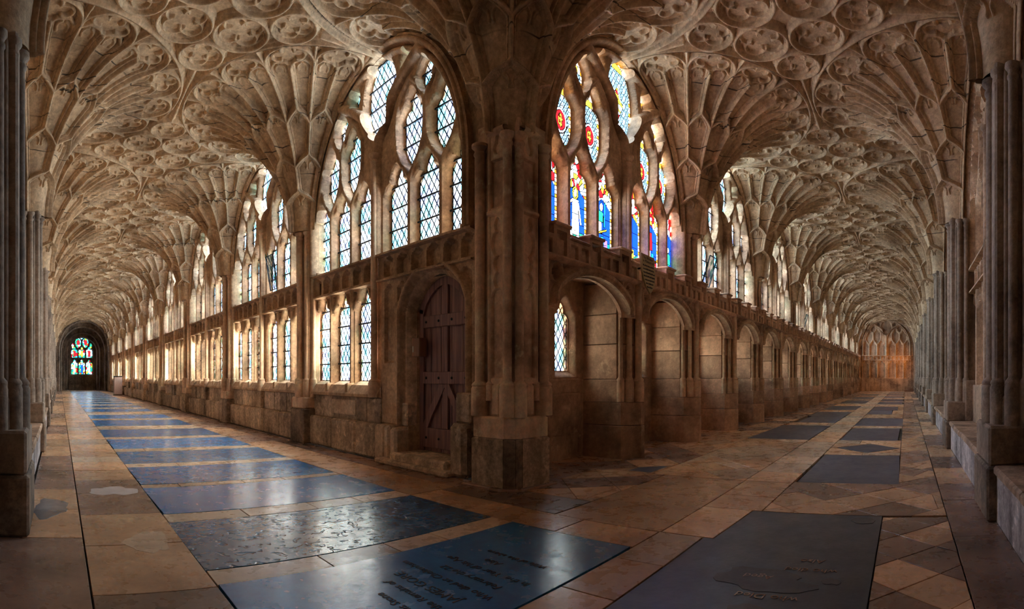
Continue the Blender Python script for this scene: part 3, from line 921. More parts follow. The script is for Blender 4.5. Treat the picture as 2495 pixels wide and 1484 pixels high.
LEADS_LOW = [lead_mesh([r]) for r in RECTS_LOW]; GLASS_LOW = [glass_mesh([r]) for r in RECTS_LOW]
FAR_LEAD_UP = lead_mesh(RECTS_UP); FAR_GLASS_UP = glass_mesh(RECTS_UP)
FAR_LEAD_LOW = lead_mesh(RECTS_LOW); FAR_GLASS_LOW = glass_mesh(RECTS_LOW)
PANES = []
for t in TINTS:
    m = MB(); g = 0.002
    m.box(-0.5, 0.5, -0.002, 0.002, -0.5, 0.5)
    V = [(-DW / 2 + g, -.0015, 0), (0, -.0015, -DH / 2 + g), (DW / 2 - g, -.0015, 0), (0, -.0015, DH / 2 - g)]
    m = MB(); m.add(V, [(0, 1, 2, 3)])
    me = m.mesh('pane', None); me.materials.append(M['g_' + t]); PANES.append(me)

ORD = ['first', 'second', 'third', 'fourth', 'fifth', 'sixth', 'seventh', 'eighth', 'ninth', 'tenth']
GY = 0.12      # depth of the glass behind the tracery face

def bay_window(n, loc, rz, near, label, low=None, stained=False, lo=False):
    w = struct('window_%d' % n, label, None, loc, rz)
    obj('tracery', TRAC_LO if lo else TRAC, None, w)
    if low is not None: obj('lower_tracery', low, None, w)
    if stained: return w
    skip_low = [i for i, a in enumerate(LOW) if low is LOWER_H and a[0] > 0]
    if near:
        for i, (l, g) in enumerate(zip(LEADS_UP, GLASS_UP)):
            lt = obj('lead_lattice', l, None, w, (0, GY, 0))
            if near == 2 and i in (3, 4, 5, 8, 9, 12):
                op_rect = RECTS_UP[i]
                for (u, v) in lattice_pts(*op_rect):
                    if float(upper_open(np.array([[u]]), np.array([[v]]))[0, 0]) > -0.07:
                        obj('pane', random.choice(PANES), None, lt, (u, 0, v))
            else:
                obj('glass', g, None, lt)
        if low is not None:
            for i, (l, g) in enumerate(zip(LEADS_LOW, GLASS_LOW)):
                if i in skip_low: continue
                lt = obj('lead_lattice', l, None, w, (0, GY, 0)); obj('glass', g, None, lt)
    else:
        lt = obj('lead_lattice', FAR_LEAD_UP, None, w, (0, GY, 0)); obj('glass', FAR_GLASS_UP, None, lt)
        if low is not None:
            lt = obj('lead_lattice', FAR_LEAD_LOW, None, w, (0, GY, 0)); obj('glass', FAR_GLASS_LOW, None, lt)
    return w

# ------------------------------------------------------------------ shafts
def shaft_profile(r, zb0, zb1, z1, cap=True):
    p = []
    if zb1 > zb0:
        h = zb1 - zb0
        p += [(1.75 * r, zb0), (1.75 * r, zb0 + 0.80 * h), (1.55 * r, zb0 + 0.86 * h), (1.7 * r, zb0 + 0.90 * h), (1.55 * r, zb0 + 0.95 * h), (1.15 * r, zb1)]
    else: p += [(r, zb0)]
    p += [(r, zb1 + 0.01)]
    if cap: p += [(r, z1 - 0.13), (1.25 * r, z1 - 0.115), (1.25 * r, z1 - 0.095), (r, z1 - 0.08), (1.2 * r, z1 - 0.05), (1.65 * r, z1 - 0.03), (1.65 * r, z1)]
    else: p += [(r, z1)]
    return p
SHAFT_CACHE = {}
def shaft(parent, x, y, r, zb0, zb1, z1, cap=True, mat=None, name='shaft'):
    key = (round(r, 4), zb0, zb1, z1, cap, mat.name)
    if key not in SHAFT_CACHE:
        m = MB(); m.lathe(shaft_profile(r, zb0, zb1, z1, cap), 14)
        me = m.mesh('shaft', 50); me.materials.append(mat); SHAFT_CACHE[key] = me
    return obj(name, SHAFT_CACHE[key], None, parent, (x, y, 0))

BOX_CACHE = {}
def block(parent, name, x0, x1, y0, y1, z0, z1, mat, b=0.012):
    key = (round(x1 - x0, 3), round(y1 - y0, 3), round(z1 - z0, 3), b, mat.name)
    if key not in BOX_CACHE:
        m = MB(); m.box(0, x1 - x0, 0, y1 - y0, 0, z1 - z0, b)
        me = m.mesh(name, None); me.materials.append(mat); BOX_CACHE[key] = me
    return obj(name, BOX_CACHE[key], None, parent, (x0, y0, z0))

# ------------------------------------------------------------------ left walk, window wall
wall_l = struct('wall_left', 'window wall of the left walk with grimy stone plinth', None)
LROT = -PI / 2
def lplace(parent_y):           # local frame of a left bay: x -> -Y, front -y -> -X
    return (LXI, parent_y, 0)
for k in range(NB):
    yc = LY0 + B * (k + 0.5)
    near = 2 if k == 0 else (1 if k < 3 else 0)
    lo = k >= 4
    lowm = LOWER_H if k == 0 else (LOWER_LO if lo else LOWER)
    lab = ('tall leaded window of clear diamond panes beside the oak door' if k == 0 else
           '%s leaded window bay counting from the oak door' % ORD[k])
    w = bay_window(k + 1, (LXI + 0.08, yc, 0), LROT, near, lab, lowm, lo=lo)
    if k == 1:                                   # an open casement, tipped inwards
        m = MB()
        for (a, b_, c_, d_) in ((-0.2, -0.185, 0, 0.72), (0.185, 0.2, 0, 0.72), (-0.2, 0.2, 0, 0.015), (-0.2, 0.2, 0.705, 0.72)): m.box(a, b_, -0.01, 0.01, c_, d_)
        cs = m.build('casement', M['lead'], w, (0.42, 0.05, 2.98)); cs.rotation_euler = (0.16, 0, 0)
        obj('casement_glass', glass_mesh([(-0.19, 0.19, 0.01, 0.71)]), None, cs)
        obj('lead_lattice', lead_mesh([(-0.19, 0.19, 0.01, 0.71)], False), None, cs)
    e = obj('wall_bay', FRIEZE_LO if lo else FRIEZE, None, wall_l, (LXI + 0.08, yc, 0), LROT)
    obj('string_course', STRING1, None, e)
    obj('upper_sill', SILL2, None, e)
    obj('arch_moulding', SOFF_IN, None, e, (0, -0.08, 0))
    u1 = HB - 0.2 if k else 0.12
    # sloping sill under the lower lights
    m = MB(); m.add([(-HB + .2, 0.12, 1.09), (u1, 0.12, 1.09), (u1, -0.03, 1.03), (-HB + .2, -0.03, 1.03), (u1, -0.11, 0.90), (-HB + .2, -0.11, 0.90), (u1, -0.11, 0.86), (-HB + .2, -0.11, 0.86), (u1, -0.02, 0.84), (-HB + .2, -0.02, 0.84)],
                    [(0, 3, 2, 1), (3, 5, 4, 2), (5, 7, 6, 4), (7, 9, 8, 6)])
    m.build('lower_sill', M['wall'], e, smooth=None)
    # stone ribs running down the slope under each mullion
    for u in (-1.395, -0.745, 0.745, 1.395):
        if u < u1:
            m = MB(); m.prism([(u - 0.055, 0.05), (u + 0.055, 0.05), (u + 0.04, -0.10), (u - 0.04, -0.10)], 0.88, 1.06, 0.02); m.build('mullion_foot', M['wall'], e)
    # dado stones and plinth stones
    xs = [-HB + 0.2]
    while xs[-1] < u1 - 0.3: xs.append(min(u1, xs[-1] + random.uniform(0.5, 0.85)))
    xs[-1] = u1
    for a, b_ in zip(xs[:-1], xs[1:]): block(e, 'dado_stone', a + .003, b_ - .003, -0.035 - random.uniform(0, .012), 0.2, 0.48, 0.855, M['plinth'])
    xs = [-HB + 0.25]
    pu1 = HB - 0.25 if k else 0.25
    while xs[-1] < pu1 - 0.35: xs.append(min(pu1, xs[-1] + random.uniform(0.6, 1.0)))
    xs[-1] = pu1
    for a, b_ in zip(xs[:-1], xs[1:]): block(e, 'plinth_stone', a + .003, b_ - .003, -0.14 - random.uniform(0, .015), 0.2, 0.0, 0.49 + random.uniform(-.01, .01), M['plinth'], 0.03)
    if k == 0:
        block(e, 'dado_panel', -1.30, -0.55, -0.052, 0.0, 0.56, 0.80, M['patch'], 0.01)
    # middle shaft of the bay
    shaft(e, 0, -0.07, 0.052, 0.86, 1.12, 4.34, True, M['pier'], 'middle_shaft')
    if k: block(e, 'shaft_foot', -0.085, 0.085, -0.13, 0.1, 0.49, 0.86, M['plinth'])
    # wall behind the plinth so that no light leaks
    block(e, 'wall_core', -HB + .1, HB - .1 if k else 0.14, 0.17 if k else 0.13, 0.4, 0.0, 1.08, M['mortar'], 0)
    if k == 0: block(e, 'wall_core', 0.06, 0.60, 0.20, 0.3, 0.0, 2.5, M['mortar'], 0)
    m = MB(); m.box(-HB + .1, HB - .1, 0.105, 0.2, 2.44, 2.93); m.build('wall_core', M['mortar'], e, smooth=None)

PIER_LABEL = '%s clustered pier after the corner along the window wall'
for k in range(1, NB + 1):
    y = LY0 + B * k
    p = struct('pier', '%s clustered stone pier past the oak door on the window wall' % ORD[k - 1], None, (LXI, y, 0), LROT)
    block(p, 'pier_base', -0.27, 0.27, -0.19, 0.3, 0, 0.60, M['dark'] if k == 1 else M['plinth'], 0.02)
    block(p, 'pier_base', -0.25, 0.25, -0.165, 0.3, 0.60, 0.80, M['pier'], 0.02)
    block(p, 'pier_core', -0.20, 0.20, -0.06, 0.15, 0.80, 3.72, M['pier'], 0.02)
    block(p, 'pier_core', -0.26, 0.26, 0.0, 0.155, 0.80, 3.72, M['pier'], 0.02)
    shaft(p, 0, -0.125, 0.052, 0.80, 1.13, Z0, True, M['pier'])
    for s in (-1, 1):
        shaft(p, s * 0.145, -0.055, 0.042, 0.80, 1.13, Z0, True, M['pier'])
        shaft(p, s * 0.235, 0.03, 0.036, 0.80, 1.13, Z0, True, M['pier'])
    if k == 1:
        block(p, 'terracotta_block', 0.26 - 0.56, 0.26 - 0.40, -0.15, 0.0, 0.60, 0.76, M['terra'], 0.008)

# ------------------------------------------------------------------ oak door in the first bay
yc = LY0 + B * 0.5
DU, DHW, DS, DA = 1.235, 0.52, 2.02, 2.44     # centre, half width, springing, apex
def door_arch(n=16, ex=0.0):
    pts = []
    for i in range(n + 1):
        t = i / n; u = -DHW - ex + 2 * (DHW + ex) * t
        q = abs(u) / (DHW + ex)
        pts.append((DU + u, DS + (DA + ex - DS) * (1 - q ** 2.1) ** 0.72 * (1 - 0.06 * q) if q < 1 else DS))
    return pts
st = 0.016
us = np.arange(0.10, HB - 0.16, st); vs = np.arange(0.0, 2.56, st)
U, V = np.meshgrid(us, vs)
path = [(DU - DHW, -0.5)] + door_arch() + [(DU + DHW, -0.5)]
dd = sd_poly_line(U, V, path)
pa = door_arch(40)
topv = np.interp(U, [p[0] for p in pa], [p[1] for p in pa])
ins = (np.abs(U - DU) < DHW) & (V < np.where(np.abs(U - DU) < DHW, topv, 0))
sdo = np.where(ins, dd, -dd)
d = -sdo
H = np.zeros(U.shape)
H = -0.16 * (1 - smooth01(d / 0.16)) + 0.05 * np.sqrt(np.clip(1 - ((d - 0.05) / 0.04) ** 2, 0, 1)) + 0.06 * np.sqrt(np.clip(1 - ((d - 0.15) / 0.045) ** 2, 0, 1))
low_ = V < 1.1
H = np.where(V < 0.50, -0.02 + 0.14 * smooth01((0.5 - V) / 0.05) * smooth01((d - 0.02) / 0.05), H)
# blind panels in the spandrels
for (a, b_, c_, e_) in ((0.18, 0.42, 1.35, 2.47), (0.48, 0.72, 2.18, 2.47), (1.72, 1.96, 2.12, 2.47)):
    s = sd_rect(U, V, a, b_, c_, e_ - 0.12)
    for t in (-1, 1): s = np.maximum(s, sd_circle(U, V, (a + b_) / 2 + t * 0.05, e_ - 0.13, 0.07))
    s = np.maximum(s, sd_circle(U, V, (a + b_) / 2, e_ - 0.075, 0.055))
    H = H - 0.06 * smooth01(np.minimum(s, d - 0.2) / 0.02)
me = relief_mesh('doorway', us, vs, H, -sdo, 0.30); me.materials.append(M['wall'])
door_bay = obj('door_surround', me, None, wall_l, (LXI + 0.06, yc, 0), LROT)
block(door_bay, 'threshold', DU - DHW - 0.12, DU + DHW - 0.02, -0.22, 0.5, 0.0, 0.165, M['plinth'], 0.03)
block(door_bay, 'door_step', DU - DHW - 0.35, DU + DHW + 0.10, -0.30, 0.0, 0.0, 0.07, M['plinth'], 0.02)
for (a, b_, f_, z, mt) in ((0.16, 0.42, -0.17, 0.50, 'patch'), (0.42, 0.56, -0.19, 0.50, 'patch'), (0.56, DU - DHW - .005, -0.19, 0.48, 'patch')):
    block(door_bay, 'plinth_stone', a + .003, b_ - .003, f_, 0.44, 0.0 if z < .5 else 0.0, z, M[mt], 0.035)
block(door_bay, 'plinth_stone', DU + DHW + .003, HB - .16, -0.20, 0.44, 0, 0.62, M['plinth'], 0.05)
block(door_bay, 'plinth_stone', DU + DHW + .02, HB - .16, -0.10, 0.44, 0.62, 0.97, M['plinth'], 0.02)
block(door_bay, 'jamb_stone', DU - DHW - 0.16, DU - DHW - .004, 0.0, 0.30, 0.49, 0.80, M['plinth'], 0.015)
block(door_bay, 'wall_core', HB - 0.3, HB + 0.2, 0.2, 0.5, 0, 2.9, M['mortar'], 0)
door = struct('door_1', 'dark oak plank door with iron studs standing in a stone arch', None, (LXI + 0.06, yc, 0), LROT)
DY = 0.24
pa = door_arch(24)
def dtop(u): return float(np.interp(u, [p[0] for p in pa], [p[1] for p in pa]))
nP = 5; w_ = (2 * DHW) / nP
for i in range(nP):
    a, b_ = DU - DHW + i * w_, DU - DHW + (i + 1) * w_
    m = MB(); y0, y1 = DY, DY + 0.04
    top = [(a + 0.003, dtop(a + 0.003) + 0.05), ((a + b_) / 2, dtop((a + b_) / 2) + 0.05), (b_ - 0.003, dtop(b_ - 0.003) + 0.05)]
    poly = [(a + 0.005, 0.17), (b_ - 0.005, 0.17)] + top[::-1]
    n = len(poly); Vv = [(x, y0, z) for x, z in poly] + [(x, y1, z) for x, z in poly]
    m.add(Vv, [list(range(n)), list(range(n, 2 * n))[::-1]] + [[i_, n + i_, n + (i_ + 1) % n, (i_ + 1) % n] for i_ in range(n)])
    m.build('plank', M['oak'], door, smooth=None)
for z0, z1, nm in ((1.80, 1.96, 'ledge'), (1.06, 1.22, 'ledge'), (0.22, 0.48, 'bottom_rail')):
    m = MB(); m.box(DU - DHW + 0.09, DU + DHW, DY - 0.045, DY, z0, z1, 0.008); lg = m.build(nm, M['oak'], door, smooth=None)
    for i in range(4):
        m = MB(); m.lathe([(0.001, 0), (0.012, 0.002), (0.018, 0.010), (0.018, 0.014)], 8)
        me = m.mesh('stud', 50); me.materials.append(M['iron'])
        so = obj('stud', me, None, lg, (DU - DHW + 0.16 + i * 0.255, DY - 0.058, (z0 + z1) / 2)); so.rotation_euler = (-PI / 2, 0, 0)
m = MB(); m.box(DU - 0.055, DU + 0.055, DY - 0.03, DY, 0.48, 2.44, 0.008); m.build('muntin', M['oak'], door, smooth=None)
m = MB(); m.box(DU - DHW, DU - DHW + 0.09, DY - 0.035, DY, 0.17, 2.06, 0.008); m.build('stile', M['oak'], door, smooth=None)
m = MB(); m.sweep([(u, v) for u, v in door_arch(20)], [(0.02, 0.0), (0.02, 0.035), (-0.10, 0.035), (-0.10, 0.0)], DY); m.build('door_head', M['oak'], door, smooth=None)
for s in (-1, 1):
    m = MB(); pts = [(DU + s * 0.03, 1.06), (DU + s * 0.16, 0.86), (DU + s * 0.30, 0.66), (DU + s * 0.40, 0.47)]
    m.sweep(pts, [(-0.05, 0), (-0.05, 0.04), (0.05, 0.04), (0.05, 0)], DY); m.build('brace', M['oak'], door, smooth=None)
m = MB(); m.box(DU - DHW + 0.0, DU - DHW + 0.17, DY - 0.17, DY - 0.035, 1.42, 1.67, 0.008); lb = m.build('lock_box', M['oakbox'], door, smooth=None)
m = MB(); m.box(DU - DHW + 0.03, DU - DHW + 0.05, DY - 0.176, DY - 0.168, 1.48, 1.56, 0.002); m.build('keyhole_plate', M['cream'], lb, smooth=None)
m = MB(); m.box(DU - DHW - .1, DU + DHW + .1, DY + 0.06, DY + 0.1, 0, 2.7); m.build('door_back', M['mortar'], door, smooth=None)

# ------------------------------------------------------------------ corner pier
cp = struct('pier', 'massive corner pier where the two walks meet, with carved panels and paired shafts')
poly = [(3.99, 4.16), (3.99, 3.70), (4.07, 3.60), (4.15, 3.575), (4.57, 3.555), (4.57, 4.16)]
def cpoly(d): return inset_poly(poly, d)
for i, (a, b_) in enumerate(zip(poly[:-2], poly[1:-1])):           # plinth facing stones
    n = Vector((b_[0] - a[0], b_[1] - a[1])).normalized(); q = (n.y * -1, n.x)
    inn = (Vector((q[0], q[1])) * (-0.12 if q[0] * (4.4 - a[0]) + q[1] * (4.0 - a[1]) < 0 else 0.12))
    A, Bq = Vector(a), Vector(b_)
    m = MB(); pl = [tuple(A + n * 0.003), tuple(Bq - n * 0.003), tuple(Bq - n * 0.003 + inn), tuple(A + n * 0.003 + inn)]
    m.prism(pl, 0.0, 0.515, 0.015); m.build('plinth_stone', M['dark'] if i in (1, 2) else M['plinth'], cp, smooth=None)
m = MB(); m.prism(cpoly(0.05), 0, 0.5); m.build('plinth_core', M['mortar'], cp, smooth=None)
m = MB(); m.prism(cpoly(0.015), 0.52, 0.74, 0.02); m.build('plinth_course', M['pier'], cp, smooth=None)
m = MB(); m.prism([(3.93, 4.25), (3.93, 3.68), (4.05, 3.53), (4.62, 3.49), (4.62, 4.25)], 0.0, 0.022, 0.01); m.build('kerb', M['flag_dark'], cp, smooth=None)
m = MB(); m.prism([(4.12, 4.19), (4.12, 3.78), (4.22, 3.68), (4.65, 3.68), (4.65, 3.91), (4.82, 3.91), (4.82, 4.47), (4.335, 4.47), (4.335, 4.19)], 0.7, Z0 + 0.15); m.build('pier_core', M['pier'], cp, smooth=None)
# groove blocks between the tall bases
for (x, y, r, nm, bs) in ((4.055, 3.70, 0.047, 'corner_shaft', 0.74), (4.155, 3.625, 0.047, 'corner_shaft', 0.74), (4.075, 4.115, 0.055, 'side_shaft', 0.74), (4.565, 3.635, 0.055, 'side_shaft', 0.74)):
    shaft(cp, x, y, r, bs, 1.10, Z0 - 0.06, True, M['pier'], nm)
for (x, y) in ((4.10, 3.985), (4.465, 3.665)):
    shaft(cp, x, y, 0.028, 0.9, 1.10, Z0 + 0.05, False, M['pier'], 'thin_shaft')
for (x0, x1, y0, y1) in ((4.045, 4.14, 3.80, 3.93), (4.255, 4.40, 3.615, 3.70)):
    block(cp, 'base_block', x0, x1, y0, y1, 0.74, 1.08, M['pier'], 0.025)
us = np.arange(-0.125, 0.1251, 0.006); vs = np.arange(1.08, 3.80, 0.008)
U, V = np.meshgrid(us, vs)
s = sd_rect(U, V, -0.085, 0.085, 1.14, 1.98); s = np.maximum(s, sd_ellipse(U, V, 0, 1.98, 0.085, 0.10))
for vc in (2.165, 2.34): s = np.maximum(s, sd_vesica(U, V, 0, vc, 0.055, 0.088))
s = np.maximum(s, sd_ellipse(U, V, 0, 2.55, 0.088, 0.135)); s = np.maximum(s, sd_rect(U, V, -0.08, 0.08, 2.48, 2.62))
s = np.maximum(s, sd_vesica(U, V, 0, 2.74, 0.045, 0.085))
s = np.maximum(s, sd_rect(U, V, -0.10, 0.10, 2.93, 3.43))
s = np.maximum(s, sd_ellipse(U, V, 0, 3.55, 0.06, 0.07)); s = np.maximum(s, sd_vesica(U, V, 0, 3.62, 0.03, 0.09))
s = np.maximum(s, sd_rect(U, V, -0.125, 0.125, 3.70, 3.9))
H = -0.045 * smooth01(s / 0.02 + 0.2)
H = np.maximum(H, 0.035 * np.sqrt(np.clip(1 - ((V - 2.875) / 0.03) ** 2, 0, 1)) - 0.2 * (np.abs(V - 2.875) > 0.03))
H = np.maximum(H, 0.05 * np.sqrt(np.clip(1 - ((V - 3.72) / 0.035) ** 2, 0, 1)) - 0.2 * (np.abs(V - 3.72) > 0.035))
me = relief_mesh('carved_panel', us, vs, H); me.materials.append(M['pier'])
obj('carved_panel', me, None, cp, (4.085, 3.87, 0), -PI / 2)
obj('carved_panel', me, None, cp, (4.345, 3.645, 0), 0)

# ------------------------------------------------------------------ right walk: carrel arcade, battlements and windows above
wall_r = struct('wall_right', 'wall of arched stone carrels under a battlement band along the right walk')
CW = B / 2
# arcade front
AH = 0.80
def carrel_arch(n=30):
    pts = []
    for i in range(n + 1):
        u = -AH + 2 * AH * i / n; q = abs(u) / AH
        pts.append((u, 2.05 + 0.345 * (1 - q ** 2.0) ** 0.72 if q < 1 else 2.05))
    return pts
def make_arcade(step):
    us = np.arange(-CW / 2 if False else -CW / 2 * 2 / 2, CW / 2 + step / 2, step); us = np.arange(-CW / 2, CW / 2 + step / 2, step)
    us = np.linspace(-CW / 2, CW / 2, int(CW / step)); vs = np.arange(1.98, 2.52, step)
    U, V = np.meshgrid(us, vs)
    pa = carrel_arch(); path = [(-AH, 1.0)] + pa + [(AH, 1.0)]
    d0 = sd_poly_line(U, V, path)
    tv = np.interp(U, [p[0] for p in pa], [p[1] for p in pa])
    ins = (np.abs(U) < AH) & (V < tv)
    sdo = np.where(ins, d0, -d0); d = -sdo
    H = -0.09 * (1 - smooth01(d / 0.06)) + 0.05 * np.sqrt(np.clip(1 - ((d - 0.05) / 0.022) ** 2, 0, 1)) + 0.07 * np.sqrt(np.clip(1 - ((d - 0.105) / 0.026) ** 2, 0, 1))
    for sg in (-1, 1):
        c = (sg * 0.83, 2.34)
        q = np.full(U.shape, -9.0)
        for a in range(4): q = np.maximum(q, sd_circle(U, V, c[0] + 0.05 * math.cos(a * PI / 2), c[1] + 0.05 * math.sin(a * PI / 2), 0.045))
        H = H - 0.09 * smooth01(q / 0.012)
        ring = np.abs(np.hypot(U - c[0], V - c[1]) - 0.118)
        H = np.maximum(H, 0.035 * np.sqrt(np.clip(1 - (ring / 0.016) ** 2, 0, 1)) - 0.3 * (ring > 0.016))
        t = np.minimum(np.minimum(2.455 - V, sg * (sg * 0.69 - U) if False else (0.69 - sg * U)), d - 0.15)
        t = np.minimum(t, sg * U - 0.36)
        H = H - 0.09 * smooth01(t / 0.012)
    return relief_mesh('arcade_arch', us, vs, H, -sdo, 0.14)
ARC_HI, ARC_LO = make_arcade(0.0115), make_arcade(0.03)
for a in (ARC_HI, ARC_LO): a.materials.append(M['carrel'])
m = MB(); m.sweep([(-AH - 0.075, 2.02)] + [(u * 1.085, v + 0.065) for u, v in carrel_arch()] + [(AH + 0.075, 2.02)], [(0.05, 0.0), (0.048, 0.05), (0.02, 0.085), (-0.015, 0.08), (-0.03, 0.05), (-0.055, 0.045), (-0.062, 0.0)])
HOOD = m.mesh('arch_moulding', 50); HOOD.materials.append(M['wall'])
# battlement band with sunk panels and three merlons to a carrel
def make_battle(step):
    us = np.linspace(-CW / 2, CW / 2, int(CW / step)); vs = np.arange(2.53, 2.93, step)
    U, V = np.meshgrid(us, vs)
    per = CW / 3; um = (U + CW / 2) % per - per / 2
    top = np.where(np.abs(um) < 0.155, 2.885, 2.765)
    keep = np.where(np.abs(um) < 0.155, np.minimum(2.885 - V, np.where(V > 2.765, 0.155 - np.abs(um), 9)), 2.765 - V)
    keep = np.maximum(2.765 - V, np.minimum(2.885 - V, 0.155 - np.abs(um)))
    s = sd_rect(um, V, -0.09, 0.09, 2.555, 2.825)
    for c in (-0.255, 0.255): s = np.maximum(s, sd_rect(um, V, c - 0.07, c + 0.07, 2.555, 2.70))
    H = -0.09 * smooth01(s / 0.012 + 0.5)
    return relief_mesh('battlement', us, vs, H, keep, 0.16)
BAT_HI, BAT_LO = make_battle(0.0115), make_battle(0.03)
for a in (BAT_HI, BAT_LO): a.materials.append(M['carrel'])
m = MB(); m.sweep([(-CW / 2, 2.505), (CW / 2, 2.505)], [(0.035, -0.02), (0.03, 0.03), (0.0, 0.055), (-0.03, 0.03), (-0.045, -0.02)]); BSTR = m.mesh('string_course', 50); BSTR.materials.append(M['carrel'])
m = MB(); m.box(-0.165, 0.165, -0.035, 0.17, 2.875, 2.915, 0.012); MCAP = m.mesh('merlon_coping', None); MCAP.materials.append(M['carrel'])
m = MB(); m.box(-0.20, 0.20, -0.03, 0.17, 2.755, 2.79, 0.012); CCAP = m.mesh('crenel_coping', None); CCAP.materials.append(M['carrel'])
# back wall of a carrel with two small lights
CL = [(-0.40, 0.165, 1.24, 1.95), (0.40, 0.165, 1.24, 1.95)]
us = np.arange(-CW / 2, CW / 2, 0.014); vs = np.arange(-0.14, 2.6, 0.014)
U, V = np.meshgrid(us, vs)
op = np.full(U.shape, -9.0)
for a in CL: op = np.maximum(op, light_sd(U, V, *a))
d = -op
H = -0.10 * (1 - smooth01(d / 0.10))
jd = np.full(U.shape, 9.0)
for zj in (0.34, 0.92, 1.13, 1.62, 2.1):
    jd = np.minimum(jd, np.abs(V - zj + 0.006 * np.sin(U * 9)))
for z0, z1, xs_ in ((0, 0.34, (-0.5, 0.2, 0.7)), (0.34, 0.92, (-0.7, 0.0, 0.62)), (0.92, 1.13, (-0.3, 0.5)), (1.13, 1.62, (-0.72, 0.73)), (1.62, 2.1, (-0.7, 0.72)), (2.1, 2.6, (-0.4, 0.3))):
    for x in xs_: jd = np.minimum(jd, np.where((V > z0) & (V < z1), np.abs(U - x), 9))
H = H - 0.012 * (1 - smooth01(jd / 0.012)) * (d > 0.1)
CBACK = relief_mesh('carrel_back', us, vs, H, -op, 0.18); CBACK.materials.append(M['carrel'])
CR = [r1(a) for a in CL]
CLEAD, CGLASS = lead_mesh(CR, False), glass_mesh(CR)
prow = [(-0.275, 0.80), (-0.275, -0.02), (-0.05, -0.225), (0.05, -0.225), (0.275, -0.02), (0.275, 0.80)]
slim = [(-0.265, 0.80), (-0.265, 0.06), (-0.11, -0.03), (0.11, -0.03), (0.265, 0.06), (0.265, 0.80)]
def prism_mesh(pl, h, ins=0.012):
    m = MB(); m.prism(pl, 0, h, ins); me = m.mesh('pier_stone', None); me.materials.append(M['carrel']); return me
COURSES = [(prow, 0.0, 0.47), (prow, 0.475, 0.80), (slim, 0.80, 1.12), (slim, 1.125, 1.62), (slim, 1.625, 2.05), (slim, 2.05, 2.50)]
CMESH = [(prism_mesh(inset_poly(p, 0.004 * (i % 2)), z1 - z0 - 0.004), z0) for i, (p, z0, z1) in enumerate(COURSES)]
NC = 2 * NB
for c in range(NC + 1):
    x = RX0 + CW * c
    if c > 0:
        p = obj('carrel_pier', CMESH[0][0], None, wall_r, (x, RYI, 0))
        for me, z in CMESH[1:]: obj('pier_stone', me, None, p, (0, 0, z))
        shaft(p, 0, -0.150, 0.050, 0.80, 1.14, 2.50, False, M['pier'], 'nose_shaft')
        for s in (-1, 1):
            shaft(p, s * 0.120, -0.070, 0.040, 0.80, 1.14, 2.06, False, M['pier'], 'side_shaft')
            shaft(p, s * 0.215, 0.02, 0.034, 0.80, 1.14, 2.06, False, M['pier'], 'side_shaft')
    if c < NC:
        xc = x + CW / 2
        lo = c > 7
        cb = obj('carrel', CBACK, None, wall_r, (xc, RYI + 0.62, 0))
        obj('lead_lattice', CLEAD, None, cb, (0, 0.12, 0)); obj('carrel_glass', CGLASS, None, cb, (0, 0.121, 0))
        ab = obj('arcade', ARC_LO if lo else ARC_HI, None, wall_r, (xc, RYI - 0.13, 0))
        obj('arch_moulding', HOOD, None, ab)
        obj('battlement', BAT_LO if lo else BAT_HI, None, ab, (0, -0.02, 0))
        obj('string_course', BSTR, None, ab, (0, -0.02, 0))
        for i in (-1, 0, 1):
            obj('merlon_coping', MCAP, None, ab, (i * CW / 3, -0.02, 0))
            obj('crenel_coping', CCAP, None, ab, (i * CW / 3 + CW / 6 if i < 1 else -CW / 2 + 0.001 + CW, -0.02, 0))
        m = None
        block(ab, 'carrel_roof', -CW / 2, CW / 2, 0.02, 1.0, 2.52, 2.74, M['carrel'], 0)
for k in range(NB):
    xc = RX0 + B * (k + 0.5)
    near = 1 if k < 3 else 0
    lab = ('stained glass window with blue and white figures above the battlements' if k == 0 else
           '%s window above the battlements, counting from the corner pier' % ORD[k])
    w = bay_window(NB + 1 + k, (xc, RYI + 0.08, 0), 0, near, lab, None, stained=(k == 0), lo=k >= 4)
    if k == 0: win_st = w
    if k in (1, 3):                              # open casements
        m = MB()
        for (a, b_, c_, d_) in ((-0.2, -0.185, 0, 0.6), (0.185, 0.2, 0, 0.6), (-0.2, 0.2, 0, 0.015), (-0.2, 0.2, 0.585, 0.6)): m.box(a, b_, -0.01, 0.01, c_, d_)
        cs = m.build('casement', M['lead'], w, (0.42 if k == 3 else -1.07, 0.03, 2.98)); cs.rotation_euler = (0.3, 0, 0)
        obj('casement_glass', glass_mesh([(-0.19, 0.19, 0.01, 0.59)]), None, cs)
    e = obj('window_arch', SOFF_IN, None, wall_r, (xc, RYI, 0))
    obj('upper_sill', SILL2, None, e, (0, 0.08, 0))
    m = MB(); m.box(-HB, HB, 0.10, 0.35, 2.70, 2.93); m.build('wall_core', M['carrel'], e, smooth=None)
    shaft(e, 0, 0.01, 0.05, 2.74, 2.74, 4.34, True, M['pier'], 'middle_shaft')
for k in range(1, NB + 1):
    p = struct('pier', '%s cluster of shafts above the battlements from the corner pier' % ORD[k - 1], None, (RX0 + B * k, RYI, 0))
    block(p, 'pier_core', -0.25, 0.25, -0.02, 0.155, 2.72, 3.74, M['pier'], 0.01)
    shaft(p, 0, -0.11, 0.05, 2.74, 2.74, Z0, True, M['pier'])
    for s in (-1, 1):
        shaft(p, s * 0.14, -0.05, 0.042, 2.74, 2.74, Z0, True, M['pier']); shaft(p, s * 0.23, 0.02, 0.036, 2.74, 2.74, Z0, True, M['pier'])

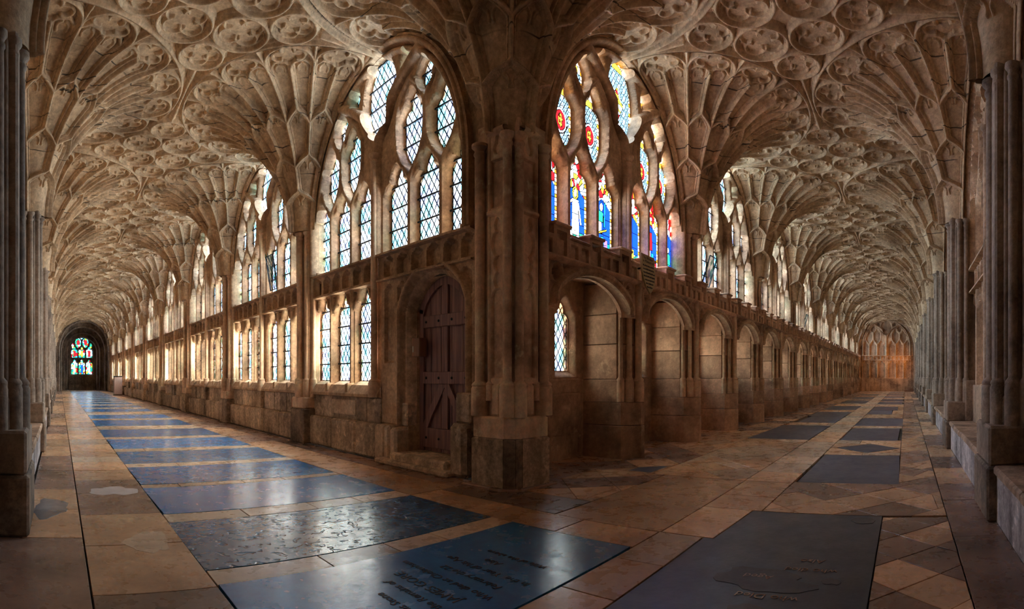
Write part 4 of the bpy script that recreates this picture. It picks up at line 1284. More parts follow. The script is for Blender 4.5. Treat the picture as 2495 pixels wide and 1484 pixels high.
# ------------------------------------------------------------------ stained glass
PAL = ['lead', 'blue', 'white', 'red', 'gold', 'green', 'skin', 'robe', 'grey', 'teal', 'violet', 'sky']
PI_ = {n: i for i, n in enumerate(PAL)}
def pal_mats(me):
    for n in PAL: me.materials.append(M['lead'] if n == 'lead' else M['g_' + n])
def raster_glass(rect, fn, cell=0.0105, openf=upper_open):
    u0, u1, v0, v1 = rect
    nu, nv = int((u1 - u0) / cell), int((v1 - v0) / cell)
    us = np.linspace(u0, u1, nu + 1); vs = np.linspace(v0, v1, nv + 1)
    uc, vc = (us[:-1] + us[1:]) / 2, (vs[:-1] + vs[1:]) / 2
    U, V = np.meshgrid(uc, vc)
    C = fn((U - (u0 + u1) / 2), V - v0, (u1 - u0) / 2, v1 - v0)
    # lead lines where two pieces meet
    E_ = np.zeros(C.shape, bool); E_[:, 1:] |= C[:, 1:] != C[:, :-1]; E_[1:, :] |= C[1:, :] != C[:-1, :]
    mat = np.where(E_, 0, C % 100)
    if openf is not None: vis = openf(U, V) > -0.03
    else: vis = np.ones(C.shape, bool)
    VV = np.stack(np.meshgrid(us, vs), -1).reshape(-1, 2); P = np.stack([VV[:, 0], np.zeros(len(VV)), VV[:, 1]], -1)
    j, i = np.meshgrid(np.arange(nv), np.arange(nu), indexing='ij'); n1 = nu + 1
    q = np.stack([j * n1 + i, j * n1 + i + 1, (j + 1) * n1 + i + 1, (j + 1) * n1 + i], -1)[vis]
    used = np.unique(q); mp = np.full(len(P), -1); mp[used] = np.arange(len(used))
    me = mesh_from('stained_glass', P[used], [mp[q]])
    pal_mats(me); me.polygons.foreach_set('material_index', mat[vis].astype(np.int32))
    return me
def voro(U, V, n, w, h, cols, seed, y0=0):
    r = np.random.default_rng(seed); px_ = r.uniform(-w, w, n); py_ = r.uniform(y0, h, n); k = r.integers(0, len(cols), n)
    d = np.hypot(U[..., None] - px_, V[..., None] - py_); a = d.argmin(-1)
    return np.array([PI_[cols[i]] for i in k])[a] + 100 * (a + 1)
def border(C, U, V, w, h):
    e = np.abs(U) > w - 0.075
    alt = (V / 0.05).astype(int)
    C = np.where(e, np.where(alt % 3 == 0, PI_['gold'], PI_['white']) + 100 * (alt + 400), C)
    return C
def figure(kind, seed):
    def fn(U, V, w, h):
        C = np.full(U.shape, PI_['blue']) + 100 * (900 + (V / 0.23).astype(int) * 2 + (U > 0.03))
        top = V > 0.70 - 0.9 * np.abs(U)
        C = np.where(V > 0.72 - 0.8 * np.abs(U) ** 1.2 + 0.0, voro(U, V, 60, w, h, ['red', 'white', 'gold', 'white', 'grey', 'robe', 'red'], seed, 0.55), C)
        C = np.where(V < 0.13, voro(U, V, 14, w, 0.14, ['green', 'grey', 'teal', 'red', 'white'], seed + 5), C)
        def ell(cx, cy_, a, b_, col, k):
            nonlocal C; C = np.where(((U - cx) / a) ** 2 + ((V - cy_) / b_) ** 2 < 1, PI_[col] + 100 * (1000 + k), C)
        def pol(pts, col, k):
            nonlocal C
            ins = np.zeros(U.shape, bool); n = len(pts)
            for i in range(n):
                (x0, y0), (x1, y1) = pts[i], pts[(i + 1) % n]
                ins ^= ((y0 > V) != (y1 > V)) & (U < (x1 - x0) * (V - y0) / ((y1 - y0) or 1e-9) + x0)
            C = np.where(ins, PI_[col] + 100 * (1000 + k), C)
        if kind == 'white':
            ell(0.0, 0.63, 0.07, 0.085, 'gold', 1)
            pol([(-0.09, 0.08), (0.09, 0.08), (0.075, 0.38), (-0.075, 0.38)], 'robe', 2)
            pol([(-0.02, 0.08), (0.03, 0.08), (0.02, 0.36), (0.0, 0.36)], 'white', 9)
            pol([(-0.07, 0.36), (0.06, 0.36), (0.075, 0.55), (-0.075, 0.55)], 'robe', 3)
            pol([(0.05, 0.52), (0.085, 0.52), (0.14, 0.24), (0.11, 0.23)], 'skin', 4)
            pol([(-0.06, 0.55), (-0.06, 0.5), (-0.15, 0.46), (-0.16, 0.6), (-0.13, 0.6), (-0.12, 0.51)], 'skin', 5)
            ell(0.0, 0.63, 0.038, 0.055, 'skin', 6)
        elif kind == 'kneel':
            pol([(-0.2, 0.14), (0.06, 0.14), (0.04, 0.36), (-0.08, 0.40), (-0.2, 0.34)], 'red', 1)
            pol([(-0.02, 0.06), (0.05, 0.06), (0.08, 0.3), (0.02, 0.34)], 'teal', 2)
            pol([(-0.2, 0.42), (0.02, 0.40), (0.03, 0.54), (-0.2, 0.58)], 'robe', 3)
            pol([(-0.06, 0.46), (0.02, 0.42), (0.02, 0.47), (-0.06, 0.51)], 'red', 7)
            pol([(0.0, 0.50), (0.10, 0.55), (0.13, 0.66), (0.09, 0.67), (0.05, 0.58), (0.0, 0.56)], 'teal', 4)
            ell(-0.08, 0.63, 0.06, 0.055, 'white', 5)
            pol([(-0.2, 0.7), (-0.1, 0.68), (-0.04, 0.78), (-0.2, 0.86)], 'green', 6)
        elif kind == 'soldiers':
            pol([(-0.16, 0.24), (0.0, 0.24), (-0.02, 0.42), (-0.14, 0.42)], 'skin', 1)
            pol([(-0.12, 0.40), (0.02, 0.40), (0.03, 0.54), (-0.10, 0.56)], 'green', 2)
            ell(-0.02, 0.61, 0.045, 0.055, 'robe', 3)
            pol([(-0.16, 0.20), (0.12, 0.30), (0.12, 0.33), (-0.16, 0.23)], 'gold', 4)
            pol([(0.02, 0.05), (0.14, 0.05), (0.14, 0.17), (0.05, 0.18)], 'violet', 5)
            pol([(0.0, 0.03), (0.05, 0.03), (0.03, 0.2), (-0.03, 0.2)], 'teal', 6)
            pol([(0.04, 0.34), (0.07, 0.34), (0.09, 0.7), (0.06, 0.7)], 'teal', 7)
            pol([(-0.2, 0.5), (-0.14, 0.5), (-0.16, 0.7), (-0.2, 0.7)], 'skin', 8)
        elif kind == 'saint_gold':
            pol([(-0.17, 0.05), (-0.02, 0.05), (0.0, 0.5), (-0.16, 0.5)], 'skin', 1)
            pol([(-0.1, 0.3), (0.06, 0.32), (0.04, 0.6), (-0.08, 0.6)], 'red', 2)
            pol([(-0.17, 0.3), (-0.1, 0.3), (-0.06, 0.62), (-0.15, 0.6)], 'gold', 3)
            ell(-0.1, 0.66, 0.06, 0.07, 'gold', 4); ell(-0.1, 0.65, 0.032, 0.045, 'skin', 5)
            pol([(0.0, 0.05), (0.10, 0.05), (0.09, 0.28), (0.02, 0.28)], 'teal', 6)
        elif kind == 'saint_pale':
            pol([(-0.18, 0.08), (-0.06, 0.08), (-0.05, 0.5), (-0.16, 0.5)], 'skin', 1)
            pol([(-0.14, 0.44), (-0.04, 0.44), (-0.05, 0.58), (-0.12, 0.6)], 'green', 2)
            ell(-0.12, 0.65, 0.045, 0.055, 'skin', 3)
            pol([(-0.02, 0.03), (0.08, 0.03), (0.08, 0.2), (0.0, 0.2)], 'gold', 4)
        else:
            pol([(-0.16, 0.05), (-0.1, 0.05), (-0.08, 0.4), (-0.16, 0.4)], 'gold', 1)
            pol([(-0.08, 0.2), (0.1, 0.2), (0.08, 0.38), (-0.04, 0.4)], 'green', 2)
            ell(0.0, 0.45, 0.05, 0.05, 'skin', 3)
            pol([(-0.02, 0.05), (0.06, 0.05), (0.05, 0.2), (0.0, 0.2)], 'teal', 4)
            pol([(-0.16, 0.4), (-0.08, 0.36), (-0.06, 0.5), (-0.14, 0.55)], 'violet', 5)
        return border(C, U, V, w, h)
    return fn
def grisaille(medal):
    def fn(U, V, w, h):
        a = np.floor((U / 0.075 + V / 0.115)).astype(int); b_ = np.floor((U / 0.075 - V / 0.115)).astype(int)
        C = np.where((a * 7 + b_ * 3) % 4 == 0, PI_['white'], PI_['sky']) + 100 * (50 + (a % 17) * 23 + b_ % 23)
        dot = (np.abs((U / 0.075 + V / 0.115) % 1 - 0.5) < 0.1) & (np.abs((U / 0.075 - V / 0.115) % 1 - 0.5) < 0.1)
        C = np.where(dot, PI_['grey'], C)
        C = np.where(V > h - 0.20, voro(U, V, 12, w, h, ['gold', 'white', 'red', 'white'], 4, h - 0.2), C)
        C = np.where(V < 0.10, voro(U, V, 6, w, 0.1, ['gold', 'white', 'red'], 8), C)
        if medal:
            r = np.hypot(U / 0.105, (V - h * 0.42) / 0.125)
            C = np.where(r < 1.25, PI_['white'] + 90000, C); C = np.where(r < 1.0, PI_['red'] + 91000, C)
            C = np.where((np.hypot(U / 0.05, (V - h * 0.42) / 0.085) < 1) & (np.sin(U * 120) + np.cos(V * 95) > -0.7), PI_['gold'] + 92000, C)
        return border(C, U, V, w, h)
    return fn
kinds = {-1.72: 'kneel', -1.07: 'white', -0.42: 'soldiers', 0.42: 'saint_pale', 1.07: 'saint_gold', 1.72: 'other'}
rects = list(RECTS_UP)
nm1, nm2 = len(ROW1), len(ROW1) + len(ROW2)
for i, r in enumerate(rects):
    if i < nm1: fn = figure(kinds[ROW1[i][0]], i + 3)
    elif i < nm2: fn = grisaille(True)
    elif i < nm2 + 2: fn = grisaille(False)
    elif i == nm2 + 2:
        def fn(U, V, w, h):
            C = grisaille(False)(U, V, w, h); q = np.abs(U) * 1.6 + np.abs(V - h / 2)
            return np.where(q < 0.26, voro(U, V, 40, 0.2, h / 2 + 0.3, ['gold', 'white', 'red', 'grey', 'gold'], 3, h / 2 - 0.3), C)
    else: fn = grisaille(False)
    obj('stained_light', raster_glass(r, fn), None, win_st, (0, GY, 0))
# the first carrel's light carries a small rose
# (end of stained glass)

# ------------------------------------------------------------------ outer walls with stone benches and clustered piers
def outer_side(name, label, axis0, k0, k1, place, rz, mat, tag):
    w = struct(name, label)
    for k in range(k0, k1):
        loc = place(k + 0.5)
        e = obj('blind_tracery', TRAC_LO, None, w, (loc[0], loc[1], 0), rz)
        # move back by 0.42 in the local frame
        back = Vector((-math.sin(rz), math.cos(rz), 0)) * 0.42
        e.location = Vector(loc) + back
        obj('blind_lower_tracery', LOWER_LO, None, e); obj('frieze', FRIEZE_LO, None, e)
        obj('string_course', STRING1, None, e); obj('upper_sill', SILL2, None, e)
        obj('arch_moulding', SOFF_OUT, None, e, (0, -0.17, 0))
        block(e, 'wall_back', -HB, HB, 0.13, 0.4, 0, 6.1, M['outer'], 0)
        block(e, 'wall_dado', -HB + .3, HB - .3, -0.02, 0.2, 0.44, 1.03, M['outer'], 0.01)
        shaft(e, 0, -0.06, 0.05, 0.5, 0.85, 4.34, True, M['outer'], 'middle_shaft')
        xs = [-HB + 0.38]
        while xs[-1] < HB - 0.6: xs.append(xs[-1] + random.uniform(0.7, 1.15))
        xs[-1] = HB - 0.38
        for a, b_ in zip(xs[:-1], xs[1:]):
            block(e, 'bench_slab', a + .003, b_ - .003, -0.40 - random.uniform(0, .015), 0.0, 0.375, 0.45, M['outer'], 0.018)
            block(e, 'bench_riser', a + .003, b_ - .003, -0.37 - random.uniform(0, .01), 0.0, 0.0, 0.375, M['bench'], 0.006)
    return w
ow_l = outer_side('wall_left_outer', 'outer wall of the left walk with low stone bench', 0, 0, NB, lambda t: (LXO, LY0 + B * t, 0), PI / 2, None, '')
ow_r = outer_side('wall_right_outer', 'outer wall of the right walk with blind tracery above a stone bench', 0, -1, NB, lambda t: (RX0 + B * t, RYO, 0) , PI, None, '')
def outer_pier(label, loc, rz):
    p = struct('pier', label, None, loc, rz)
    block(p, 'pedestal', -0.40, 0.40, -0.035, 0.6, 0, 0.44, M['dark'], 0.02)
    block(p, 'pedestal', -0.375, 0.375, -0.015, 0.6, 0.44, 0.76, M['outer_pier'], 0.02)
    block(p, 'pier_core', -0.22, 0.22, 0.06, 0.6, 0.74, 3.76, M['outer_pier'], 0.02)
    block(p, 'pier_core', -0.30, 0.30, 0.22, 0.6, 0.74, 3.76, M['outer_pier'], 0.02)
    shaft(p, 0, 0.075, 0.055, 0.74, 1.14, Z0, True, M['outer_pier'])
    for s in (-1, 1):
        shaft(p, s * 0.17, 0.11, 0.048, 0.74, 1.14, Z0, True, M['outer_pier'])
        shaft(p, s * 0.29, 0.20, 0.042, 0.74, 1.14, Z0, True, M['outer_pier'])
        shaft(p, s * 0.335, 0.30, 0.036, 0.74, 1.14, Z0, True, M['outer_pier']); shaft(p, s * 0.235, 0.155, 0.024, 0.74, 1.0, Z0, False, M['outer_pier'], 'thin_shaft')
        block(p, 'return_stone', s * 0.36 - 0.05, s * 0.36 + 0.05, 0.28, 0.6, 0.44, 1.10, M['outer_pier'], 0.015)
    return p
for k in range(NB + 1):
    outer_pier('%s clustered pier on the outer side of the left walk, above the bench' % ORD[k], (LXO, LY0 + B * k, 0), PI / 2)
    outer_pier('%s clustered pier on the outer side of the right walk, above the bench' % ORD[k], (RX0 + B * k, RYO, 0), PI)
# plain walls closing the corner behind the viewpoint
m = MB(); m.box(LXO - 0.9, LXO - 0.5, RYO - 0.9, LY0 - 0.1, 0, 6.1); m.box(LXO - 0.9, RX0 - B, RYO - 0.9, RYO - 0.5, 0, 6.1)
struct('wall_back', 'plain stone wall closing the outer corner of the walks', None, (0, 0, 0), 0, m.mesh('wall_back', None), M['outer'])

# ------------------------------------------------------------------ ends of the walks
YE = LY0 + B * NB
YW = YE + B
def place_end_l():
    w = struct('wall_left_end', 'dark end wall of the left walk around the small stained window', None, (LX, YW, 0), 0)
    us = np.arange(-2.6, 2.6, 0.03); vs = np.arange(0, 5.9, 0.03)
    U, V = np.meshgrid(us, vs)
    lights = [(-0.66, 0.27), (0, 0.27), (0.66, 0.27)]
    op = np.full(U.shape, -9.0)
    for u, a in lights:
        op = np.maximum(op, light_sd(U, V, u, a, 1.42, 2.30)); op = np.maximum(op, light_sd(U, V, u, a, 2.90, 3.45))
    for u in (-0.33, 0.33): op = np.maximum(op, sd_vesica(U, V, u, 4.22, 0.27, 0.46))
    op = np.maximum(op, sd_vesica(U, V, 0, 4.75, 0.16, 0.22))
    for u in (-0.8, 0.8): op = np.maximum(op, sd_vesica(U, V, u, 3.95, 0.10, 0.25))
    H = -0.14 * (1 - smooth01(-op / 0.10))
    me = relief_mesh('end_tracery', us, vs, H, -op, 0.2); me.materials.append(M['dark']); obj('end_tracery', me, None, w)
    def big(U, V):
        o = np.full(U.shape, -9.0)
        for u, a in lights:
            o = np.maximum(o, light_sd(U, V, u, a, 1.42, 2.30)); o = np.maximum(o, light_sd(U, V, u, a, 2.90, 3.45))
        for u in (-0.33, 0.33): o = np.maximum(o, sd_vesica(U, V, u, 4.22, 0.27, 0.46))
        for u in (-0.8, 0.8): o = np.maximum(o, sd_vesica(U, V, u, 3.95, 0.10, 0.25))
        return np.maximum(o, sd_vesica(U, V, 0, 4.75, 0.16, 0.22))
    def fn(U, V, w_, h):
        C = voro(U, V, 300, w_, h, ['green', 'teal', 'white', 'grey', 'red', 'gold', 'green', 'sky'], 11)
        for u in (-0.66, 0, 0.66):
            C = np.where((np.abs(U - u) < 0.09) & (V < 1.0) & (V > 0.15), PI_['blue' if u == 0 else 'white'] + 70000, C)
            C = np.where((np.abs(U - u) < 0.10) & (V > 1.6) & (V < 2.1), PI_['red' if u else 'gold'] + 71000, C)
            C = np.where((np.hypot(U - u, V - 0.92) < 0.08), PI_['skin'] + 72000, C)
        for u in (-0.33, 0.33): C = np.where(np.hypot((U - u) / 0.14, (V - 2.85) / 0.22) < 1, PI_['red'] + 73000, C)
        return C
    ws = struct('window_19', 'small stained window at the far end of the left walk', None, (LX, YW, 0), 0)
    obj('stained_light', raster_glass((-0.97, 0.97, 1.38, 5.0), fn, 0.024, big), None, ws, (0, 0.12, 0))
    # arch orders in front of it
    for i, (yy, s) in enumerate(((-B + 0.1, 0.93), (-B * 0.6, 0.86), (-0.9, 0.72), (-0.45, 0.62))):
        m = MB(); pts = [(-2.15 * s, 0)] + [(2.15 * s * math.cos(t), 3.3 + (2.42 - 0.35 * i) * (abs(math.sin(t)) ** 0.93)) for t in np.linspace(PI, 0, 24)] + [(2.15 * s, 0)]
        m.sweep(pts, [(0.9, 0.0), (0.9, 0.14), (0.10, 0.14), (0.05, 0.18), (-0.02, 0.14), (-0.05, 0.05), (-0.05, -0.3)])
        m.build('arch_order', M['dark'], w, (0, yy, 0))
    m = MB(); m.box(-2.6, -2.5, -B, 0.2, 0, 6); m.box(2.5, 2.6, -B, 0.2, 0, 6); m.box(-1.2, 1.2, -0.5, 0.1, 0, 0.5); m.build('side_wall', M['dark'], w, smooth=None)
place_end_l()
XE = RX0 + B * NB - 0.2
w = struct('wall_right_end', 'dim end wall of the right walk carved with blind tracery', None, (XE, RY, 0), LROT)
obj('blind_tracery', TRAC_LO, None, w, (0, 0, 0)); obj('blind_lower_tracery', LOWER_LO, None, w); obj('frieze', FRIEZE_LO, None, w)
obj('string_course', STRING1, None, w); obj('upper_sill', SILL2, None, w)
m = MB(); m.box(-2.7, 2.7, 0.13, 0.4, 0, 6.2); m.build('wall_back', M['outer'], w, smooth=None)
m = MB(); m.box(-2.3, 2.3, -0.08, 0.2, 0, 0.42); m.box(-2.3, 2.3, -0.03, 0.2, 0.42, 1.05); m.build('wall_base', M['outer'], w, smooth=None)
m = MB(); m.sweep([(-2.25, 0)] + [(2.25 * math.cos(t), 3.5 + 2.3 * abs(math.sin(t)) ** 0.93) for t in np.linspace(PI, 0, 24)] + [(2.25, 0)], [(0.9, 0.0), (0.9, 0.14), (0.06, 0.14), (0.0, 0.10), (-0.03, -0.1)]); m.build('arch_order', M['outer'], w, (0, -0.2, 0))
lamp = bpy.data.lights.new('added_glow_spot', 'SPOT'); lamp.energy = 22; lamp.color = (1.0, 0.42, 0.10); lamp.spot_size = 1.9; lamp.spot_blend = 1.0; lamp.shadow_soft_size = 0.05  # added spot with no real fitting, makes the orange glow on the end wall
lo_ = bpy.data.objects.new('added_glow_spot', lamp); COL.objects.link(lo_); lo_.location = (XE - 2.2, RYO + 0.3, 2.6)
lo_.rotation_euler = Vector((2.2, 1.7, -0.5)).to_track_quat('-Z', 'Y').to_euler()
t = thing('wooden_step', 'low wooden step standing by the far end wall of the right walk', 'step', (XE - 1.1, RYO + 0.45, 0))
m = MB(); m.box(-0.3, 0.3, -0.35, 0.35, 0.09, 0.14, 0.01); m.build('tread', M['oakbox'], t, smooth=None)
m = MB(); m.box(-0.3, 0.3, -0.35, 0.0, 0.23, 0.28, 0.01); m.build('tread', M['oakbox'], t, smooth=None)
m = MB(); m.box(-0.28, 0.28, -0.33, 0.33, 0.0, 0.09); m.box(-0.28, 0.28, -0.33, -0.02, 0.14, 0.23); m.build('riser', M['oakbox'], t, smooth=None)

# ------------------------------------------------------------------ floor
def clip_rect(poly, x0, x1, y0, y1):
    def clip(p, f, inter):
        out = []
        for i in range(len(p)):
            a, b_ = p[i - 1], p[i]
            fa, fb = f(a), f(b_)
            if fa != fb: out.append(inter(a, b_))
            if fb: out.append(b_)
        return out
    for ax, v, sg in ((0, x0, 1), (0, x1, -1), (1, y0, 1), (1, y1, -1)):
        def f(p): return sg * (p[ax] - v) >= -1e-9
        def it(a, b_):
            t = (v - a[ax]) / (b_[ax] - a[ax]); return (a[0] + (b_[0] - a[0]) * t, a[1] + (b_[1] - a[1]) * t)
        poly = clip(poly, f, it)
        if len(poly) < 3: return []
    return poly
def area(p): return 0.5 * abs(sum(p[i - 1][0] * p[i][1] - p[i][0] * p[i - 1][1] for i in range(len(p))))
def slab(parent, name, poly, mat, jit=0.0018, gap=0.004, bev=0.0015):
    if sum(poly[i - 1][0] * poly[i][1] - poly[i][0] * poly[i - 1][1] for i in range(len(poly))) < 0: poly = poly[::-1]
    p = inset_poly(poly, gap)
    m = MB(); m.prism(p, -0.05, random.uniform(-jit, jit * 0.6), bev)
    return m.build(name, mat, parent, smooth=None)
def rect(x0, x1, y0, y1): return [(x0, y0), (x1, y0), (x1, y1), (x0, y1)]
def wobble(p, a=0.012): return [(x + random.uniform(-a, a), y + random.uniform(-a, a)) for x, y in p]
def run(parent, name, x0, x1, y0, y1, along, lo, hi, mat, jx=0.01):
    t0, t1 = (x0, x1) if along == 'x' else (y0, y1)
    t = t0
    while t < t1 - 0.05:
        n = min(t1, t + random.uniform(lo, hi) * (1.9 if t > 18 else 1.0))
        if t1 - n < lo * 0.4: n = t1
        mt = random.choice(mat) if isinstance(mat, list) else mat
        slab(parent, name, rect(t, n, y0, y1) if along == 'x' else rect(x0, x1, t, n), mt)
        t = n
def diamonds(parent, x0, x1, y0, y1, s, mats, ox=0.0, oy=0.0, crack=0.25):
    h = s / math.sqrt(2)
    for i in range(int((x0 - 1) / h) - 2, int((x1 + 1) / h) + 3):
        for j in range(int((y0 - 1) / h) - 2, int((y1 + 1) / h) + 3):
            if (i + j) % 2: continue
            cx, cy_ = i * h + ox, j * h + oy
            p = [(cx - h, cy_), (cx, cy_ - h), (cx + h, cy_), (cx, cy_ + h)]
            p = clip_rect(p, x0, x1, y0, y1)
            if len(p) < 3 or area(p) < 0.008: continue
            if random.random() < crack and area(p) > 0.12 and len(p) >= 4:
                n = len(p); a = random.uniform(0.3, 0.7); b_ = random.uniform(0.3, 0.7); k = n // 2
                A = (p[0][0] + (p[1][0] - p[0][0]) * a, p[0][1] + (p[1][1] - p[0][1]) * a)
                C = (p[k][0] + (p[(k + 1) % n][0] - p[k][0]) * b_, p[k][1] + (p[(k + 1) % n][1] - p[k][1]) * b_)
                for q in ([A] + p[1:k + 1] + [C], [C] + p[k + 1:] + [p[0], A]):
                    if area(q) > 0.004: slab(parent, 'flagstone', q, random.choice(mats), gap=0.004)
            else: slab(parent, 'flagstone', p, random.choice(mats), gap=0.004)
fl_l = struct('floor', 'floor of the left walk, blue slate slabs between pale strips')
fl_r = struct('floor', 'floor of the right walk, sandstone flags with dark ledger stones')
fl_x = struct('floor', 'floor of the crossing in front of the corner pier')
m = MB(); m.box(-0.8, 5.2, -1.2, 49, -0.12, -0.03); m.build('floor_bed', M['mortar'], fl_l, smooth=None)
m = MB(); m.box(5.2, 46, -1.2, 5.0, -0.12, -0.03); m.build('floor_bed', M['mortar'], fl_r, smooth=None)
rows = [(1.775, 2.85), (3.085, 4.18), (4.44, 5.52), (5.69, 6.81), (7.09, 8.25), (8.60, 9.90), (10.29, 11.75), (12.62, 14.32), (14.85, 16.42), (17.8, 19.35)]
y = 20.3
while y < YE - 2: rows.append((y, y + 1.5)); y += 2.35
SLAB_LABELS = {0: 'blue slate ledger cut with a faded inscription'}
slab_objs = []
for i, (a, b_) in enumerate(rows):
    par = fl_l
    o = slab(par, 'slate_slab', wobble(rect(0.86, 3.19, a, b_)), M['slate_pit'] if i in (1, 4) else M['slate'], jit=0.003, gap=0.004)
    slab_objs.append(o)
    nxt = rows[i + 1][0] if i + 1 < len(rows) else b_ + 0.8
    if nxt - b_ < 0.5: run(par, 'strip_stone', 0.86, 3.19, b_, nxt, 'x', 0.4, 0.85, M['strip'])
    else:
        run(par, 'strip_stone', 0.86, 3.19, b_, (b_ + nxt) / 2, 'x', 0.5, 0.9, M['strip']); run(par, 'strip_stone', 0.86, 3.19, (b_ + nxt) / 2, nxt, 'x', 0.5, 0.9, [M['strip'], M['flag']])
ylast = rows[-1][1] + 0.8
run(fl_l, 'flagstone', 0.86, 3.19, ylast, YW, 'y', 0.7, 1.0, [M['flag'], M['strip']])
run(fl_l, 'flagstone', -0.75, 0.168, 1.2, 3.86, 'y', 0.8, 1.25, [M['flag_dark']])
run(fl_l, 'flagstone', -0.27, 0.168, 3.86, YW, 'y', 0.8, 1.25, [M['flag_dark'], M['flag']])
run(fl_l, 'flagstone', 0.172, 0.858, 0.6, 6.0, 'y', 0.55, 0.85, [M['flag_dark'], M['flag_dark'], M['flag']])
run(fl_l, 'flagstone', 0.172, 0.858, 6.0, YW, 'y', 0.5, 0.9, [M['flag'], M['strip'], M['flag']])
run(fl_l, 'flagstone', 3.195, 3.79, 4.2, YW, 'y', 0.7, 1.1, [M['flag'], M['flag_dark']])
run(fl_l, 'flagstone', 3.795, 4.16, 4.2, YW, 'y', 0.7, 1.2, [M['flag_dark']])
# crossing
run(fl_x, 'flagstone', 0.86, 3.6, 1.425, 1.77, 'x', 0.42, 0.62, [M['flag'], M['strip'], M['flag']])
run(fl_x, 'flagstone', 3.195, 3.6, 1.775, 4.195, 'y', 0.5, 0.8, [M['flag']])
run(fl_x, 'flagstone', 3.605, 4.16, 2.75, 4.195, 'y', 0.5, 0.7, [M['flag'], M['flag_dark']])
slab(fl_x, 'flagstone', rect(3.605, 5.73, 1.765, 2.745), M['flag'])
slab(fl_x, 'flagstone', [(3.605, 1.348), (4.467, 1.303), (4.467, 1.76), (3.605, 1.76)], M['flag'])
run(fl_x, 'flagstone', 4.47, 5.73, 1.225, 1.76, 'x', 0.5, 0.75, [M['flag']])
run(fl_x, 'flagstone', 0.172, 0.858, -0.3, 0.6, 'y', 0.5, 0.9, [M['flag_dark']])
big = slab(fl_x, 'ledger_stone', [(2.2, 0.192), (4.465, 0.192), (4.465, 1.30), (3.602, 1.345), (3.602, 1.42), (2.2, 1.422)], M['ledger'], jit=0.001)
run(fl_x, 'flagstone', 0.86, 2.19, 0.19, 1.42, 'x', 0.5, 0.8, [M['flag_dark']])
run(fl_x, 'flagstone', 0.86, 2.6, -0.34, 0.185, 'x', 0.4, 0.7, [M['flag_dark']])
diamonds(fl_x, 2.6, 4.42, -0.34, 0.19, 0.36, [M['flag_dark'], M['flag']], 0.1, 0.05, 0.5)
diamonds(fl_x, 4.47, 5.80, -0.34, 1.22, 0.46, [M['flag'], M['flag'], M['flag_dark']], 0.1, 0.1)
run(fl_x, 'flagstone', -0.27, 5.8, -0.72, -0.342, 'x', 0.8, 1.3, [M['flag_dark']])
diamonds(fl_x, 4.165, 5.735, 2.75, 3.66, 0.5, [M['flag'], M['flag_dark']], 0.3, 0.1)
# right walk
XL = 9.74
for (a, b_, c_, e_) in ((5.80, 7.93, 0.08, 1.205), (9.76, 12.10, 0.14, 1.18), (12.66, 15.08, 0.05, 1.21), (16.65, 18.6, 0.45, 1.21), (18.62, 20.95, 0.30, 1.21), (22.9, 25.0, 0.15, 1.21), (25.6, 28.0, 0.15, 1.21), (30, 32.2, 0.2, 1.21), (34, 36.2, 0.2, 1.2), (38, 40, 0.2, 1.2)):
    slab(fl_r, 'ledger_stone', wobble(rect(a, b_, c_, e_), 0.02), M['ledger'], jit=0.002)
    if c_ > 0.2: slab(fl_r, 'flagstone', rect(a, b_, 0.085, c_ - 0.01), M['flag'])
for (a, b_, c_, e_) in ((9.75, 12.65, 1.78, 2.95), (13.45, 15.6, 1.79, 2.75), (15.62, 17.7, 1.79, 2.9), (18.8, 21.4, 1.78, 3.0), (23.5, 26, 1.78, 2.9), (28.5, 31, 1.78, 2.9), (34, 36, 1.78, 2.9)):
    slab(fl_r, 'ledger_stone', wobble(rect(a, b_, c_, e_), 0.02), M['ledger'], jit=0.002)
run(fl_r, 'strip_stone', 5.735, XE, 1.225, 1.765, 'x', 0.6, 1.0, [M['strip'], M['flag'], M['strip']])
def fill_between(spans, y0, y1, x0, x1, s, mats, ox, oy):
    cur = x0
    for a, b_ in sorted(spans) + [(x1, x1)]:
        if a - cur > 0.06:
            if a - cur > 0.5 and cur < 14: diamonds(fl_r, cur, a, y0, y1, s, mats, ox, oy)
            else: run(fl_r, 'flagstone', cur, a, y0, y1, 'x' if a - cur > 1 else 'y', 0.5, 0.8, mats)
        cur = max(cur, b_)
fill_between([(5.80, 7.93), (8.18, 9.26), (9.76, 12.10), (12.66, 15.08), (16.65, 20.95), (22.9, 25.0), (25.6, 28.0), (30, 32.2), (34, 36.2), (38, 40)], 0.085, 1.22, 5.80, XE, 0.5, [M['flag'], M['flag'], M['strip']], 0.15, 0.1)
dm = [(8.19, 0.6), (8.72, 0.10), (9.25, 0.6), (8.72, 1.11)]
slab(fl_r, 'ledger_stone', dm, M['ledger'])
for q in ([(8.18, 0.085), (8.70, 0.085), (8.18, 0.58)], [(8.74, 0.085), (9.26, 0.085), (9.26, 0.58)], [(9.26, 0.62), (9.26, 1.22), (8.74, 1.22), (8.74, 1.13)], [(8.18, 0.62), (8.70, 1.13), (8.70, 1.22), (8.18, 1.22)]): slab(fl_r, 'flagstone', q, M['flag'])
fill_between([(9.75, 12.65), (13.45, 17.7), (18.8, 21.4), (23.5, 26), (28.5, 31), (34, 36)], 1.77, 2.92, 5.735, XE, 0.62, [M['flag'], M['flag'], M['strip']], 0.0, 0.2)
diamonds(fl_r, 5.80, 14, -0.34, 0.08, 0.42, [M['flag'], M['flag_dark']], 0.2, 0.1, 0.4)
run(fl_r, 'flagstone', 14, XE, -0.34, 0.08, 'x', 0.6, 1.0, [M['flag'], M['flag_dark']])
run(fl_r, 'flagstone', 5.8, XE, -0.72, -0.345, 'x', 0.8, 1.3, [M['flag_dark'], M['flag']])
